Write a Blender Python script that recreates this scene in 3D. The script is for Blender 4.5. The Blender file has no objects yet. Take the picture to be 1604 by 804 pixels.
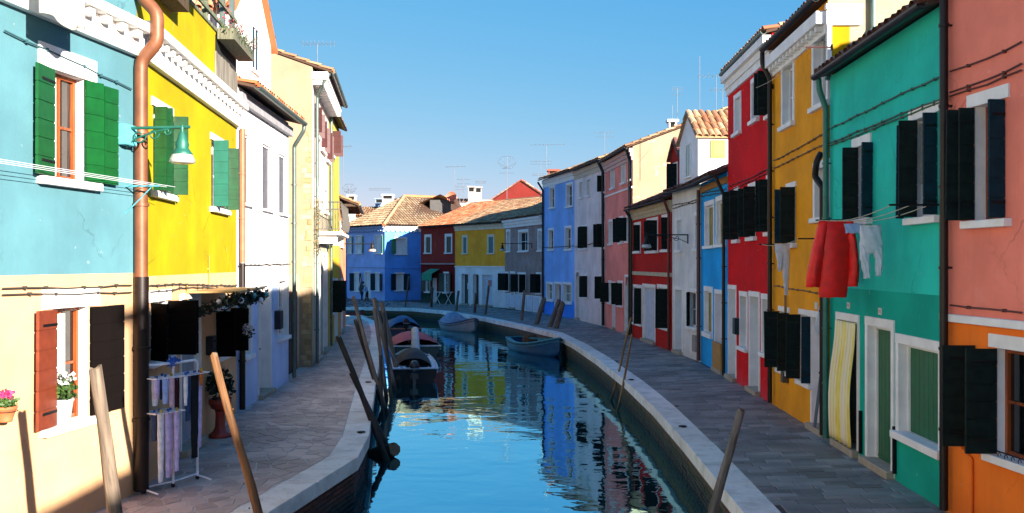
import bpy, bmesh, math, random
from mathutils import Matrix, Vector
R = random.Random(7)
rad = math.radians
SC = bpy.context.scene
COL = SC.collection
# ------------------------------------------------------------------ camera, world, sun, exposure
FPX, CX, HY, EYE = 1500.0, 802.0, 412.0, 3.0
cam_d = bpy.data.cameras.new('camera'); cam = bpy.data.objects.new('camera', cam_d); COL.objects.link(cam)
cam.location = (0, 0, EYE); cam.rotation_euler = (rad(90), 0, 0)
cam_d.sensor_width = 36; cam_d.lens = 36*FPX/1604; cam_d.shift_y = 10/1604
cam_d.clip_start = 0.1; cam_d.clip_end = 3000
SC.camera = cam
SUN_EL = 14.6; SUN_AZ = 51.0     # azimuth: degrees behind the camera's right
to_sun = Vector((math.cos(rad(SUN_EL))*math.cos(rad(SUN_AZ)), -math.cos(rad(SUN_EL))*math.sin(rad(SUN_AZ)), math.sin(rad(SUN_EL))))
W = bpy.data.worlds.new('World'); SC.world = W; W.use_nodes = True
nt = W.node_tree; bg = nt.nodes['Background']
sky = nt.nodes.new('ShaderNodeTexSky'); sky.sky_type = 'NISHITA'; sky.sun_disc = False
sky.sun_elevation = rad(SUN_EL); sky.sun_rotation = math.atan2(to_sun.x, to_sun.y)
sky.air_density = 1.0; sky.dust_density = 0.25; sky.ozone_density = 3.0; sky.altitude = 0
# response of the camera to the clear sky: each channel of the Nishita radiance gets its own contrast, over the whole dome alike
sepc = nt.nodes.new('ShaderNodeSeparateColor'); comb = nt.nodes.new('ShaderNodeCombineColor'); nt.links.new(sky.outputs[0], sepc.inputs[0])
for k_, (g_, a_) in enumerate(((1.38, .235), (.54, .169), (.17, .205))):
    m1 = nt.nodes.new('ShaderNodeMath'); m1.operation = 'MULTIPLY'; m1.inputs[1].default_value = .15; nt.links.new(sepc.outputs[k_], m1.inputs[0])
    m2 = nt.nodes.new('ShaderNodeMath'); m2.operation = 'POWER'; m2.inputs[1].default_value = g_; nt.links.new(m1.outputs[0], m2.inputs[0])
    m3 = nt.nodes.new('ShaderNodeMath'); m3.operation = 'MULTIPLY'; m3.inputs[1].default_value = a_/.15; nt.links.new(m2.outputs[0], m3.inputs[0]); nt.links.new(m3.outputs[0], comb.inputs[k_])
nt.links.new(comb.outputs[0], bg.inputs['Color'])
bg.inputs['Strength'].default_value = 0.15
sl = bpy.data.lights.new('sun', 'SUN'); sl.energy = 4.3; sl.angle = rad(0.6); sl.color = (1.0, 0.90, 0.77)
sun = bpy.data.objects.new('sun', sl); COL.objects.link(sun)
sun.rotation_euler = to_sun.to_track_quat('Z', 'Y').to_euler()
SC.view_settings.view_transform = 'Standard'; SC.view_settings.look = 'None'
SC.view_settings.exposure = 2.12; SC.view_settings.gamma = 1
SC.cycles.max_bounces = 8; SC.cycles.diffuse_bounces = 4; SC.cycles.glossy_bounces = 4; SC.cycles.sample_clamp_indirect = 6

# ------------------------------------------------------------------ materials
def lin(h):
    h = h.lstrip('#'); o = []
    for i in (0, 2, 4):
        c = int(h[i:i+2], 16)/255
        o.append(c/12.92 if c <= 0.04045 else ((c+0.055)/1.055)**2.4)
    return o
_m = {}
class NT:
    def __init__(s, name):
        s.m = bpy.data.materials.new(name); s.m.use_nodes = True; s.t = s.m.node_tree
        s.b = s.t.nodes['Principled BSDF']; s.tc = s.n('TexCoord')
    def n(s, k): return s.t.nodes.new('ShaderNode'+k)
    def l(s, a, b): s.t.links.new(a, b)
    def noise(s, scale, detail=4, st=(1, 1, 1), off=0, rough=.55, co='Object'):
        mp = s.n('Mapping'); mp.inputs['Scale'].default_value = st; mp.inputs['Location'].default_value = (off, off*.7, off*.3)
        s.l(s.tc.outputs[co], mp.inputs[0]); n = s.n('TexNoise'); n.inputs['Scale'].default_value = scale
        n.inputs['Detail'].default_value = detail; n.inputs['Roughness'].default_value = rough
        s.l(mp.outputs[0], n.inputs['Vector']); return n.outputs[0]
    def ramp(s, fac, a, b, ca=(0, 0, 0, 1), cb=(1, 1, 1, 1)):
        r = s.n('ValToRGB'); e = r.color_ramp.elements
        e[0].position = a; e[0].color = ca; e[1].position = b; e[1].color = cb; s.l(fac, r.inputs[0]); return r.outputs[0]
    def mix(s, fac, a, b, mode='MIX'):
        x = s.n('Mix'); x.data_type = 'RGBA'; x.blend_type = mode
        for k, v in ((0, fac), (6, a), (7, b)):
            if isinstance(v, (int, float)): x.inputs[k].default_value = v
            elif isinstance(v, (list, tuple)): x.inputs[k].default_value = list(v)[:3]+[1]
            else: s.l(v, x.inputs[k])
        return x.outputs[2]
    def math(s, op, a, b=None):
        x = s.n('Math'); x.operation = op
        for k, v in ((0, a), (1, b)):
            if v is None: continue
            if isinstance(v, (int, float)): x.inputs[k].default_value = v
            else: s.l(v, x.inputs[k])
        return x.outputs[0]
    def bump(s, h, strength=.3, dist=.01):
        x = s.n('Bump'); x.inputs['Strength'].default_value = strength; x.inputs['Distance'].default_value = dist
        s.l(h, x.inputs['Height']); s.l(x.outputs[0], s.b.inputs['Normal'])
    def rnd(s):
        g = s.n('NewGeometry'); o = s.n('ObjectInfo'); return s.math('FRACT', s.math('ADD', g.outputs['Random Per Island'], o.outputs['Random']))
    def col(s, c): s.l(c, s.b.inputs['Base Color'])
    def rough(s, r): s.b.inputs['Roughness'].default_value = r

def simple(name, h, rough=.6, metal=0, var=.12, scale=6, st=(1, 1, 1), bump=.15, rnd=0, spec=None):
    if name in _m: return _m[name]
    s = NT(name); c = lin(h); n = s.noise(scale, 5, st)
    a = [x*(1-var*1.6) for x in c]; b = [min(1, x*(1+var)) for x in c]
    o = s.mix(s.ramp(n, .3, .7), a, b)
    if rnd:
        r = s.rnd(); o = s.mix(s.math('MULTIPLY', r, rnd), o, [x*.35 for x in c])
    s.col(o); s.rough(rough); s.b.inputs['Metallic'].default_value = metal
    if spec is not None: s.b.inputs['Specular IOR Level'].default_value = spec
    if bump: s.bump(s.noise(scale*6, 4, st, 3), bump, .004)
    _m[name] = s.m; return s.m

def plaster(name, h, wear=.35, worn=None, base=None, streak=.35, seed=0, peel=None, peel_at=.64):
    """lime plaster: broad mottling, rain streaks, pale salt wear near the base with its own ragged edge"""
    if name in _m: return _m[name]
    s = NT(name); c = lin(h)
    big = s.noise(.9, 6, (1, 1, 1), seed); mid = s.noise(5, 5, (1, 1, 1), seed+4)
    o = s.mix(s.ramp(big, .35, .68), [x*.80 for x in c], [min(1, x*1.10) for x in c])
    o = s.mix(s.math('MULTIPLY', s.ramp(mid, .45, .75), .22), o, [min(1, x*.72+.01) for x in c])
    st = s.noise(2.2, 5, (2.6, 2.6, .16), seed+9)
    o = s.mix(s.math('MULTIPLY', s.ramp(st, .52, .74), streak), o, [x*.62+.012 for x in c])
    wc = lin(worn) if worn else [min(1, x*.55+.3) for x in c]
    sp = s.noise(1.7, 7, (1, 1, .7), seed+15, .65)
    o = s.mix(s.math('MULTIPLY', s.ramp(sp, .62, .70), wear*.8), o, wc)
    sep = s.n('SeparateXYZ'); s.l(s.tc.outputs['Object'], sep.inputs[0])
    hgt = s.math('ADD', sep.outputs[2], s.math('MULTIPLY', s.noise(1.3, 6, (1, 1, 1), seed+20), 1.1))
    damp = s.ramp(hgt, .55, 1.15, (1, 1, 1, 1), (0, 0, 0, 1))
    o = s.mix(s.math('MULTIPLY', damp, wear), o, lin(base) if base else wc)
    vo = s.n('TexVoronoi'); vo.feature = 'DISTANCE_TO_EDGE'; vo.inputs['Scale'].default_value = .55
    wob = s.n('VectorMath'); wob.operation = 'ADD'; cmb = s.n('CombineXYZ'); wn_ = s.noise(2.6, 5, (1, 1, 1), seed+41)
    for k_ in range(3): s.l(s.math('MULTIPLY', wn_, .9), cmb.inputs[k_])
    s.l(s.tc.outputs['Object'], wob.inputs[0]); s.l(cmb.outputs[0], wob.inputs[1]); s.l(wob.outputs[0], vo.inputs['Vector'])
    ck = s.math('MULTIPLY', s.ramp(vo.outputs[0], .004, .012, (1, 1, 1, 1), (0, 0, 0, 1)), s.ramp(s.noise(.7, 3, (1, 1, 1), seed+44), .5, .62))
    o = s.mix(s.math('MULTIPLY', ck, .5), o, [x*.4 for x in c])
    ch = s.noise(9, 3, (1, 1, 1), seed+47); o = s.mix(s.math('MULTIPLY', s.ramp(ch, .71, .73), min(1, .35+wear)), o, [min(1, x*.6+.22) for x in c])
    if peel:
        pn = s.noise(1.1, 7, (1, 1, 1), seed+31, .62)
        o = s.mix(s.ramp(pn, peel_at, peel_at+.03), o, lin(peel))
    s.col(o); s.rough(.9); s.b.inputs['Specular IOR Level'].default_value = .2
    s.bump(s.mix(.5, s.noise(34, 5, (1, 1, 1), 2), mid), .35, .012)
    _m[name] = s.m; return s.m

def M_wood(name, h, h2=None, rough=.75, st=(1, 1, .08), sc=22):
    if name in _m: return _m[name]
    s = NT(name); c = lin(h); d = lin(h2) if h2 else [x*.45 for x in c]
    o = s.mix(s.ramp(s.noise(sc, 6, st), .35, .7), d, c)
    o = s.mix(s.math('MULTIPLY', s.ramp(s.noise(2.5, 4, (1, 1, .5), 5), .5, .7), .5), o, [x*.55 for x in c])
    cr = s.noise(sc*1.1, 3, (1, 1, .035), 11); o = s.mix(s.math('MULTIPLY', s.ramp(cr, .60, .64), .75), o, [x*.18 for x in c])
    geo = s.n('NewGeometry'); sep = s.n('SeparateXYZ'); s.l(geo.outputs['Position'], sep.inputs[0]); wz = s.math('ADD', sep.outputs[2], s.math('MULTIPLY', s.noise(6, 4), .35))
    if 'pole' in name or 'cane' in name or 'log' in name: o = s.mix(s.ramp(s.math('ADD', wz, 1.0), .55, .80, (1, 1, 1, 1), (0, 0, 0, 1)), o, lin('14180c'))
    s.col(o); s.rough(rough); s.bump(s.noise(sc*1.5, 6, st, 2), .6, .014); _m[name] = s.m; return s.m

def M_pave(name, a, b, joint_rough=.8):
    if name in _m: return _m[name]
    s = NT(name); r = s.rnd()
    o = s.mix(r, lin(a), lin(b)); n = s.noise(9, 6, co='Object')
    geo = s.n('NewGeometry'); nn = s.n('TexNoise'); nn.inputs['Scale'].default_value = 7; nn.inputs['Detail'].default_value = 7
    s.l(geo.outputs['Position'], nn.inputs['Vector'])
    n3 = s.n('TexNoise'); n3.inputs['Scale'].default_value = .8; n3.inputs['Detail'].default_value = 4; s.l(geo.outputs['Position'], n3.inputs['Vector'])
    o = s.mix(s.math('MULTIPLY', s.ramp(nn.outputs[0], .42, .7), .5), o, [x*1.5+.03 for x in lin(a)])
    o = s.mix(s.math('MULTIPLY', s.ramp(n3.outputs[0], .45, .62), .5), o, [x*.5 for x in lin(a)])
    s.col(o); s.rough(.62); s.bump(nn.outputs[0], .55, .012); _m[name] = s.m; return s.m

def M_tile(name, a, b, c, moss='6c6a4c'):
    if name in _m: return _m[name]
    s = NT(name); r = s.rnd(); rp = s.n('ValToRGB'); e = rp.color_ramp.elements
    e[0].position = 0; e[0].color = lin(a)+[1]; e[1].position = 1; e[1].color = lin(c)+[1]
    k = rp.color_ramp.elements.new(.5); k.color = lin(b)+[1]; s.l(r, rp.inputs[0])
    geo = s.n('NewGeometry'); nn = s.n('TexNoise'); nn.inputs['Scale'].default_value = 5; nn.inputs['Detail'].default_value = 6
    s.l(geo.outputs['Position'], nn.inputs['Vector'])
    o = s.mix(s.math('MULTIPLY', s.ramp(nn.outputs[0], .5, .66), .6), rp.outputs[0], lin(moss))
    s.col(o); s.rough(.9); s.bump(nn.outputs[0], .4, .01); _m[name] = s.m; return s.m

WHITE = simple('white_stone_trim', 'e6e3df', .75, var=.08, scale=3)
WHITEW = plaster('white_plaster', 'e8e6e6', .25, worn='b9b2a8', seed=3, streak=.15)
GLASS = simple('window_glass', '0b0f12', .06, var=.0, bump=0, spec=.8)
DARK = simple('dark_interior', '07080a', .9, bump=0)
IRON = simple('iron_black', '101112', .5, .4)
CABLE = simple('cable_grey', '3a342f', .7)
DKPIPE = simple('dark_brown_pipe', '1d1210', .45, .3)
GUTTER = simple('dark_gutter', '1c2024', .5, .4)
ZINC = simple('zinc_pipe', '5f6f6c', .45, .5)
ROPE = simple('rope', 'b8ad94', .9)
SH_BLK = simple('shutter_dark_green', '12201d', .8, spec=.2, var=.3, scale=8)
SH_NAVY = simple('shutter_blue_green', '0e2e3a', .8, spec=.2, var=.2, scale=8)
SH_GRN = simple('shutter_green', '054a1c', .42, var=.15, scale=9)
SH_BRN = simple('shutter_brown', '6e2f1a', .5, var=.15, scale=9)
SH_RUST = simple('shutter_maroon', '42191a', .6)
SH_DBRN = simple('shutter_blackbrown', '0c0706', .9, spec=.1)
SASH = M_wood('varnished_wood', 'a8521c', '6d2e0c', .4, sc=14)
CURT = simple('lace_curtain', 'cfcfc8', .9, var=.15, scale=18)
TILE = M_tile('terracotta_tiles', '8f5a3e', 'a9825f', 'c2a27f')
TILE2 = M_tile('orange_tiles', 'b4562f', 'c67a4c', 'd6a079', '94623f')
TILE3 = M_tile('dark_red_tiles', '5c3830', '7a4c42', '8f6a5c', '332620')
TILE4 = M_tile('red_pink_tiles', 'b0503f', 'c26e58', 'd29a82', '8d5544')
BRICKOLD = None
def M_world(name, a, b, stain, bands=(), rough=.75, sc=3, rnd=.5):
    if name in _m: return _m[name]
    s = NT(name); geo = s.n('NewGeometry')
    def wn(scale, det=6):
        n = s.n('TexNoise'); n.inputs['Scale'].default_value = scale; n.inputs['Detail'].default_value = det; n.inputs['Roughness'].default_value = .65; s.l(geo.outputs['Position'], n.inputs['Vector']); return n.outputs[0]
    o = s.mix(s.math('MULTIPLY', s.rnd(), rnd), lin(a), lin(b)); o = s.mix(s.math('MULTIPLY', s.ramp(wn(sc), .46, .66), .55), o, lin(stain))
    o = s.mix(s.math('MULTIPLY', s.ramp(wn(sc*7), .56, .70), .45), o, [x*.5 for x in lin(stain)])
    sep = s.n('SeparateXYZ'); s.l(geo.outputs['Position'], sep.inputs[0]); z = s.math('ADD', sep.outputs[2], s.math('MULTIPLY', wn(2.2), .30))
    for (z0, z1, c) in bands: o = s.mix(s.ramp(s.math('ADD', z, 1.0), z0+1.15, z1+1.15, (1, 1, 1, 1), (0, 0, 0, 1)), o, lin(c))
    s.col(o); s.rough(rough); s.bump(wn(sc*9), .6, .015); _m[name] = s.m; return s.m
ISTRIA = M_world('istrian_stone', 'e2e0da', 'bcb8b0', '9a968e', (), .7, 2.2)
ALGAE = M_world('quay_stone_algae', '5c4a30', '473a28', '2c2c1a', ((-.42, -.34, '2a3016'), (-.60, -.52, '0e150a')), .8, 4)
BRICK = M_world('quay_brick', '5a3022', '3c231a', '2a2018', ((-.60, -.52, '12160c'),), .8, 5, 1.0)
PAV_L = M_pave('irregular_paving', '94827a', 'c0aca2')
PAV_R = M_pave('trachyte_slabs', '64625f', '9a9692')
MORTAR_L = simple('mortar_light', 'b0aaa4', .9)
MORTAR_R = simple('mortar_dark', '303034', .9)
POLE = M_wood('weathered_pole', '857362', '463c33', .85)
POLED = M_wood('dark_wet_pole', '43362c', '1a1512', .8)
CREAM = simple('cream_frame', 'd8cfb4', .7)
BARK = POLED

# ------------------------------------------------------------------ mesh building
class MB:
    def __init__(s): s.v = []; s.f = []; s.m = []; s.s = []
    def add(s, vs, fs, m=0, sm=False):
        o = len(s.v); s.v += [tuple(p) for p in vs]
        for f in fs: s.f.append([i+o for i in f]); s.m.append(m); s.s.append(sm)
    def quad(s, a, b, c, d, m=0): s.add([a, b, c, d], [(0, 1, 2, 3)], m)
    def poly(s, p, m=0): s.add(p, [tuple(range(len(p)))], m)
    def box(s, x0, x1, y0, y1, z0, z1, m=0, c=0):
        if x0 > x1: x0, x1 = x1, x0
        if y0 > y1: y0, y1 = y1, y0
        if z0 > z1: z0, z1 = z1, z0
        if c:   # chamfered on all vertical-view edges: two inset rings
            vs = []
            for z, k in ((z0, c), (z0+c, 0), (z1-c, 0), (z1, c)):
                vs += [(x0+k, y0+k, z), (x1-k, y0+k, z), (x1-k, y1-k, z), (x0+k, y1-k, z)]
            fs = [(3, 2, 1, 0), (12, 13, 14, 15)]
            for r in range(3):
                for i in range(4): fs.append((r*4+i, r*4+(i+1) % 4, r*4+4+(i+1) % 4, r*4+4+i))
            s.add(vs, fs, m); return
        vs = [(x0, y0, z0), (x1, y0, z0), (x1, y1, z0), (x0, y1, z0), (x0, y0, z1), (x1, y0, z1), (x1, y1, z1), (x0, y1, z1)]
        s.add(vs, [(3, 2, 1, 0), (4, 5, 6, 7), (0, 1, 5, 4), (1, 2, 6, 5), (2, 3, 7, 6), (3, 0, 4, 7)], m)
    def prism(s, pts, z0, z1, m=0):
        n = len(pts); vs = [(p[0], p[1], z0) for p in pts]+[(p[0], p[1], z1) for p in pts]
        s.add(vs, [tuple(range(n))[::-1], tuple(range(n, 2*n))]+[(i, (i+1) % n, n+(i+1) % n, n+i) for i in range(n)], m)
    def tube(s, pts, r, seg=8, m=0, cap=True, sm=True):
        P = [Vector(p) for p in pts]; n = len(P); rr = r if isinstance(r, (list, tuple)) else [r]*n
        vs = []; prev = None
        for i, p in enumerate(P):
            t = (P[min(i+1, n-1)]-P[max(i-1, 0)]).normalized()
            if prev is None:
                a = Vector((0, 0, 1)) if abs(t.z) < .9 else Vector((1, 0, 0)); x = t.cross(a).normalized()
            else: x = (prev-t*prev.dot(t)).normalized()
            prev = x; y = t.cross(x)
            for k in range(seg):
                an = 2*math.pi*k/seg; vs.append(p+(x*math.cos(an)+y*math.sin(an))*rr[i])
        fs = [(i*seg+k, i*seg+(k+1) % seg, (i+1)*seg+(k+1) % seg, (i+1)*seg+k) for i in range(n-1) for k in range(seg)]
        s.add(vs, fs, m, sm)
        if cap: s.add(vs[:seg], [tuple(range(seg))], m); s.add(vs[-seg:], [tuple(range(seg))], m)
    def lathe(s, prof, c=(0, 0, 0), seg=16, m=0, sm=True):
        vs = []
        for r, z in prof:
            for k in range(seg):
                a = 2*math.pi*k/seg; vs.append((c[0]+r*math.cos(a), c[1]+r*math.sin(a), c[2]+z))
        s.add(vs, [(i*seg+k, i*seg+(k+1) % seg, (i+1)*seg+(k+1) % seg, (i+1)*seg+k) for i in range(len(prof)-1) for k in range(seg)], m, sm)
    def ball(s, c, r, m=0, seg=10, sq=1, jit=0):
        prof = []
        for i in range(seg//2+1):
            a = math.pi*i/(seg//2); prof.append((max(.001, r*math.sin(a)), -r*math.cos(a)*sq))
        s.lathe(prof, c, seg, m)
    def grid(s, fn, nu, nv, m=0, sm=True):
        vs = [fn(i/nu, j/nv) for j in range(nv+1) for i in range(nu+1)]
        s.add(vs, [(j*(nu+1)+i, j*(nu+1)+i+1, (j+1)*(nu+1)+i+1, (j+1)*(nu+1)+i) for j in range(nv) for i in range(nu)], m, sm)
    def mesh(s, name, mats):
        me = bpy.data.meshes.new(name); me.from_pydata(s.v, [], s.f)
        for m in (mats if isinstance(mats, (list, tuple)) else [mats]): me.materials.append(m)
        me.polygons.foreach_set('material_index', s.m); me.polygons.foreach_set('use_smooth', s.s)
        me.update(); return me
    def build(s, name, mats, parent=None, M=None):
        return link(name, s.mesh(name, mats), parent, M)
def link(name, me, parent=None, M=None):
    o = bpy.data.objects.new(name, me); COL.objects.link(o)
    if parent: o.parent = parent
    if M is not None: o.matrix_local = M
    return o
def tag(o, label=None, cat=None, group=None, kind=None):
    if label: o['label'] = label
    if cat: o['category'] = cat
    if group: o['group'] = group
    if kind: o['kind'] = kind
    return o
def empty(name, M=None):
    o = bpy.data.objects.new(name, None); COL.objects.link(o); o.empty_display_size = .2
    if M is not None: o.matrix_world = M
    return o
def T(x, y, z): return Matrix.Translation((x, y, z))
def RZ(a): return Matrix.Rotation(a, 4, 'Z')
def P3(px, py, z): return Vector(((px-CX)/FPX*z, z, EYE+(HY-py)*z/FPX))   # a photo point at distance z -> place in the world

# ------------------------------------------------------------------ roof tiles
def tile_mesh(w=.2, l=.42):
    mb = MB(); seg = 5
    def ring(y, r, z0): return [(-math.cos(math.pi*k/seg)*r, y, z0+math.sin(math.pi*k/seg)*r*.8) for k in range(seg+1)]
    a = ring(0, w*.5, .03); b = ring(l, w*.42, 0); a2 = ring(0, w*.42, .018); b2 = ring(l, w*.35, -.012)
    vs = a+b+a2+b2; n = seg+1; fs = []
    for k in range(seg):
        fs += [(k, k+1, n+k+1, n+k), (2*n+k+1, 2*n+k, 3*n+k, 3*n+k+1), (k+1, k, 2*n+k, 2*n+k+1)]
    mb.add(vs, fs, 0, False); return mb
def tiles(mb, O, U, V, w, l, pitch=.21, course=.36, m=0, clip=None):
    """rows of barrel tiles over the slope O + a*U + b*V, b runs up the slope"""
    O = Vector(O); U = Vector(U).normalized(); V = Vector(V).normalized(); N = U.cross(V)
    if N.z < 0: N = -N
    nc = max(1, int(w/pitch)); p = w/nc; nr = max(1, int(l/course)); q = l/nr
    seg = 4
    for i in range(nc):
        cx = (i+.5)*p
        for j in range(nr):
            if clip and not clip(cx, j*q+q*.5): continue
            y0 = j*q-.03+R.uniform(-.012, .012); y1 = (j+1)*q+.04; dx = R.uniform(-.012, .012)
            vs = []
            for y, r, z0 in ((y0, p*.46, .03), (y1, p*.38, .0)):
                for k in range(seg+1):
                    a = math.pi*k/seg
                    vs.append(O+U*(cx+dx-math.cos(a)*r)+V*y+N*(z0+math.sin(a)*r*.8))
            mb.add(vs, [(k, k+1, seg+2+k, seg+1+k) for k in range(seg)], m, False)
def tile_objs(parent, O, U, V, w, l, mat, M, pitch=.21, course=.36):
    O = Vector(O); U = Vector(U).normalized(); V = Vector(V).normalized(); N = U.cross(V)
    if N.z < 0: N = -N; 
    me = tile_mesh(pitch*.98, course+.07).mesh('roof_tile', mat)
    nc = max(1, round(w/pitch)); p = w/nc; nr = max(1, round(l/course)); q = l/nr
    X = V.cross(N)
    for i in range(nc):
        for j in range(nr):
            c = O+U*((i+.5)*p+R.uniform(-.01, .01))+V*(j*q-.03+R.uniform(-.015, .015))+N*.005
            mm = Matrix(((X.x, V.x, N.x, c.x), (X.y, V.y, N.y, c.y), (X.z, V.z, N.z, c.z), (0, 0, 0, 1)))
            link('roof_tile', me, parent, mm @ RZ(R.uniform(-.03, .03)))

# ------------------------------------------------------------------ houses
class Wall:
    """a facade plane. A is its left end, B its right end seen from outside"""
    def __init__(s, A, B):
        s.A = Vector(A); s.B = Vector(B); d = s.B-s.A; s.L = d.length; s.u = d/s.L
        s.n = Vector((s.u.y, -s.u.x)); s.M = T(s.A.x, s.A.y, 0) @ RZ(math.atan2(s.u.y, s.u.x))
    def at(s, px):
        t = (px-CX)/FPX; den = s.u.x-t*s.u.y
        return (t*s.A.y-s.A.x)/den
    def d(s, px): return s.A.y+s.u.y*s.at(px)
    def z(s, px, py): return EYE+(HY-py)*s.d(px)/FPX
    def W(s, u, out=0, z=0): p = s.A+s.u*u+s.n*out; return Vector((p.x, p.y, z))

def leaf_mesh(w, h, nb, mat, th=.035, louv=False):
    """one shutter leaf: a board with raised fields between recessed joints, hinge straps"""
    mb = MB(); mb.box(.004, w-.004, -.008, .008, .004, h-.004)
    st = h/nb
    for k in range(nb):
        mb.box(0, w, -th/2, th/2, k*st+.006, (k+1)*st-.006)
    mb.box(0, w*.8, th/2, th/2+.006, h*.12, h*.12+.03, 1); mb.box(0, w*.8, th/2, th/2+.006, h*.86, h*.86+.03, 1)
    return mb.mesh('shutter', [mat, IRON])

class House:
    def __init__(s, name, label, A, B, depth, eave, cat='house', pitch=.4, z0=-.02, ridge=None):
        s.w = Wall(A, B); s.D = depth; s.E = eave; s.pitch = pitch; s.z0 = z0; s.ridge = ridge
        s.root = empty(name, s.w.M); tag(s.root, label, cat); s.op = []; s.L = s.w.L; s.open = True
    def X(s, px): return s.w.at(px)
    def Z(s, px, py): return s.w.z(px, py)
    def win(s, x0, x1, yt, yb, frame=.09, full=True, leaves=(), inner='glass', trim=WHITE, sill=.09, depth=.2, lm=None, nb=6, mat_in=None,
            outer=True, panes=2, curtain=None, sash=None, kind='window', arch=False, step=True, zb=None, label=None, proud=.022, leaf_out=.015, nosurround=False):
        w = s.w; u0, u1 = w.at(x0), w.at(x1); zt, zl = w.z(x0, yt), w.z(x0, yb)
        if zb is not None: zl = zb
        if kind == 'door': zl = max(.0, zb if zb is not None else .02)
        if outer:
            u0 += frame; u1 -= frame; zt -= frame
            if kind == 'window' and full: zl += frame
        if u1-u0 < .3: m = (u0+u1)/2; u0, u1 = m-.15, m+.15
        u0 = max(.06, u0); u1 = min(s.L-.06, u1)
        if u1-u0 < .2: u0 = u1-.25
        s.op.append((u0, u1, zl, zt, depth))
        mb = MB(); p = -proud; f = frame
        if not nosurround:
            mb.box(u0-f, u1+f, p-.004, .05, zt+.002, zt+f+.02)
            if full or kind == 'door':
                mb.box(u0-f, u0-.001, p, .05, zl, zt+.001); mb.box(u1+.001, u1+f, p, .05, zl, zt+.001)
        # inner jamb frame
        yi = depth-.03; sm = sash or trim
        mb.box(u0, u0+.045, yi-.04, yi, zl, zt, 1); mb.box(u1-.045, u1, yi-.04, yi, zl, zt, 1)
        mb.box(u0+.045, u1-.045, yi-.04, yi, zt-.05, zt, 1)
        if arch:
            r = (u1-u0)/2; cx = (u0+u1)/2; n = 8; zc = zt-r*1.0
            for sgn in (-1, 1):
                pts = [(cx+sgn*r, zc)]+[(cx+sgn*r*math.cos(math.pi/2*k/n), zc+r*math.sin(math.pi/2*k/n)) for k in range(n+1)]+[(cx+sgn*r, zt+.01)]
                fr = [(x, .0, z) for x, z in pts]; bk = [(x, .06, z) for x, z in pts]; k = len(pts)
                mb.add(fr+bk, [tuple(range(k)), tuple(range(2*k-1, k-1, -1))]+[(i, i+1, k+i+1, k+i) for i in range(k-1)], 2)
        o = mb.build(kind, [trim, sm, s.wallmat0], s.root, Matrix.Identity(4))
        if label: o['label'] = label
        if kind == 'window' and sill:
            b = MB(); b.box(u0-f-.03, u1+f+.03, -.09, .06, zl-sill, zl-.001, 0, .006); b.box(u0, u1, .055, depth, zl-.03, zl+.002); b.build('sill', trim, o)
        gm = mat_in or GLASS
        if inner == 'glass':
            b = MB(); b.box(u0+.045, u1-.045, yi+.0, yi+.012, zl, zt-.05); b.build('pane', gm, o)
            if kind == 'window':
                b = MB(); cx = (u0+u1)/2
                b.box(cx-.025, cx+.025, yi-.03, yi-.002, zl, zt-.05)
                b.box(u0+.045, u1-.045, yi-.028, yi-.003, zl, zl+.05)
                for k in range(1, panes):
                    zz = zl+(zt-zl)*k/panes; b.box(u0+.045, u1-.045, yi-.026, yi-.004, zz-.015, zz+.015)
                b.build('sash', sm, o)
        elif inner == 'boards' or inner == 'leaf':
            b = MB(); nn = max(2, int((u1-u0-.09)/.14)); ww = (u1-u0-.09)/nn
            b.box(u0+.045, u1-.045, yi, yi+.02, zl, zt-.05)
            for k in range(nn): b.box(u0+.045+k*ww+.004, u0+.045+(k+1)*ww-.004, yi-.014, yi+.001, zl+.01, zt-.055)
            if kind == 'door':
                b.box(u0+.07, u1-.07, yi-.03, yi-.013, zl+.12, zl+.16); b.ball((u1-.12, yi-.04, zl+1.0), .025, 1)
            b.build('door_leaf' if kind == 'door' else 'shutter', [gm, IRON], o)
        if kind == 'door' and step:
            b = MB(); b.box(u0-f, u1+f, -.12, depth, 0, .11, 0, .008); b.build('step', simple('worn_step', 'a0937f', .8), o)
        if curtain:
            cm, c0, c1 = curtain
            b = MB(); a0 = u0+(u1-u0)*c0; a1 = u0+(u1-u0)*c1
            b.grid(lambda x, y: (a0+(a1-a0)*x, yi-.07+.02*math.sin(x*26), zl+.03+(zt-.1-zl)*y), 24, 3); b.build('curtain', cm, o)
        for lf in leaves:
            px, phi, wd = lf[:3]; out = lf[3] if len(lf) > 3 else leaf_out; mm = lf[4] if len(lf) > 4 else (lm or SH_BLK)
            hx = u0 if px == 'L' else (u1 if px == 'R' else w.at(px))
            me = leaf_mesh(wd, zt-zl-.01, nb, mm)
            link('shutter', me, o, T(hx, -out, zl+.005) @ RZ(-rad(phi)) @ Matrix.Rotation(R.uniform(-.012, .012), 4, 'Y'))
        return o
    def door(s, x0, x1, yt, yb=500, **k):
        k.setdefault('inner', 'boards'); k.setdefault('mat_in', simple('door_grey_white', 'a9afb8', .5)); k.setdefault('depth', .28)
        return s.win(x0, x1, yt, yb, kind='door', **k)
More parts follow.
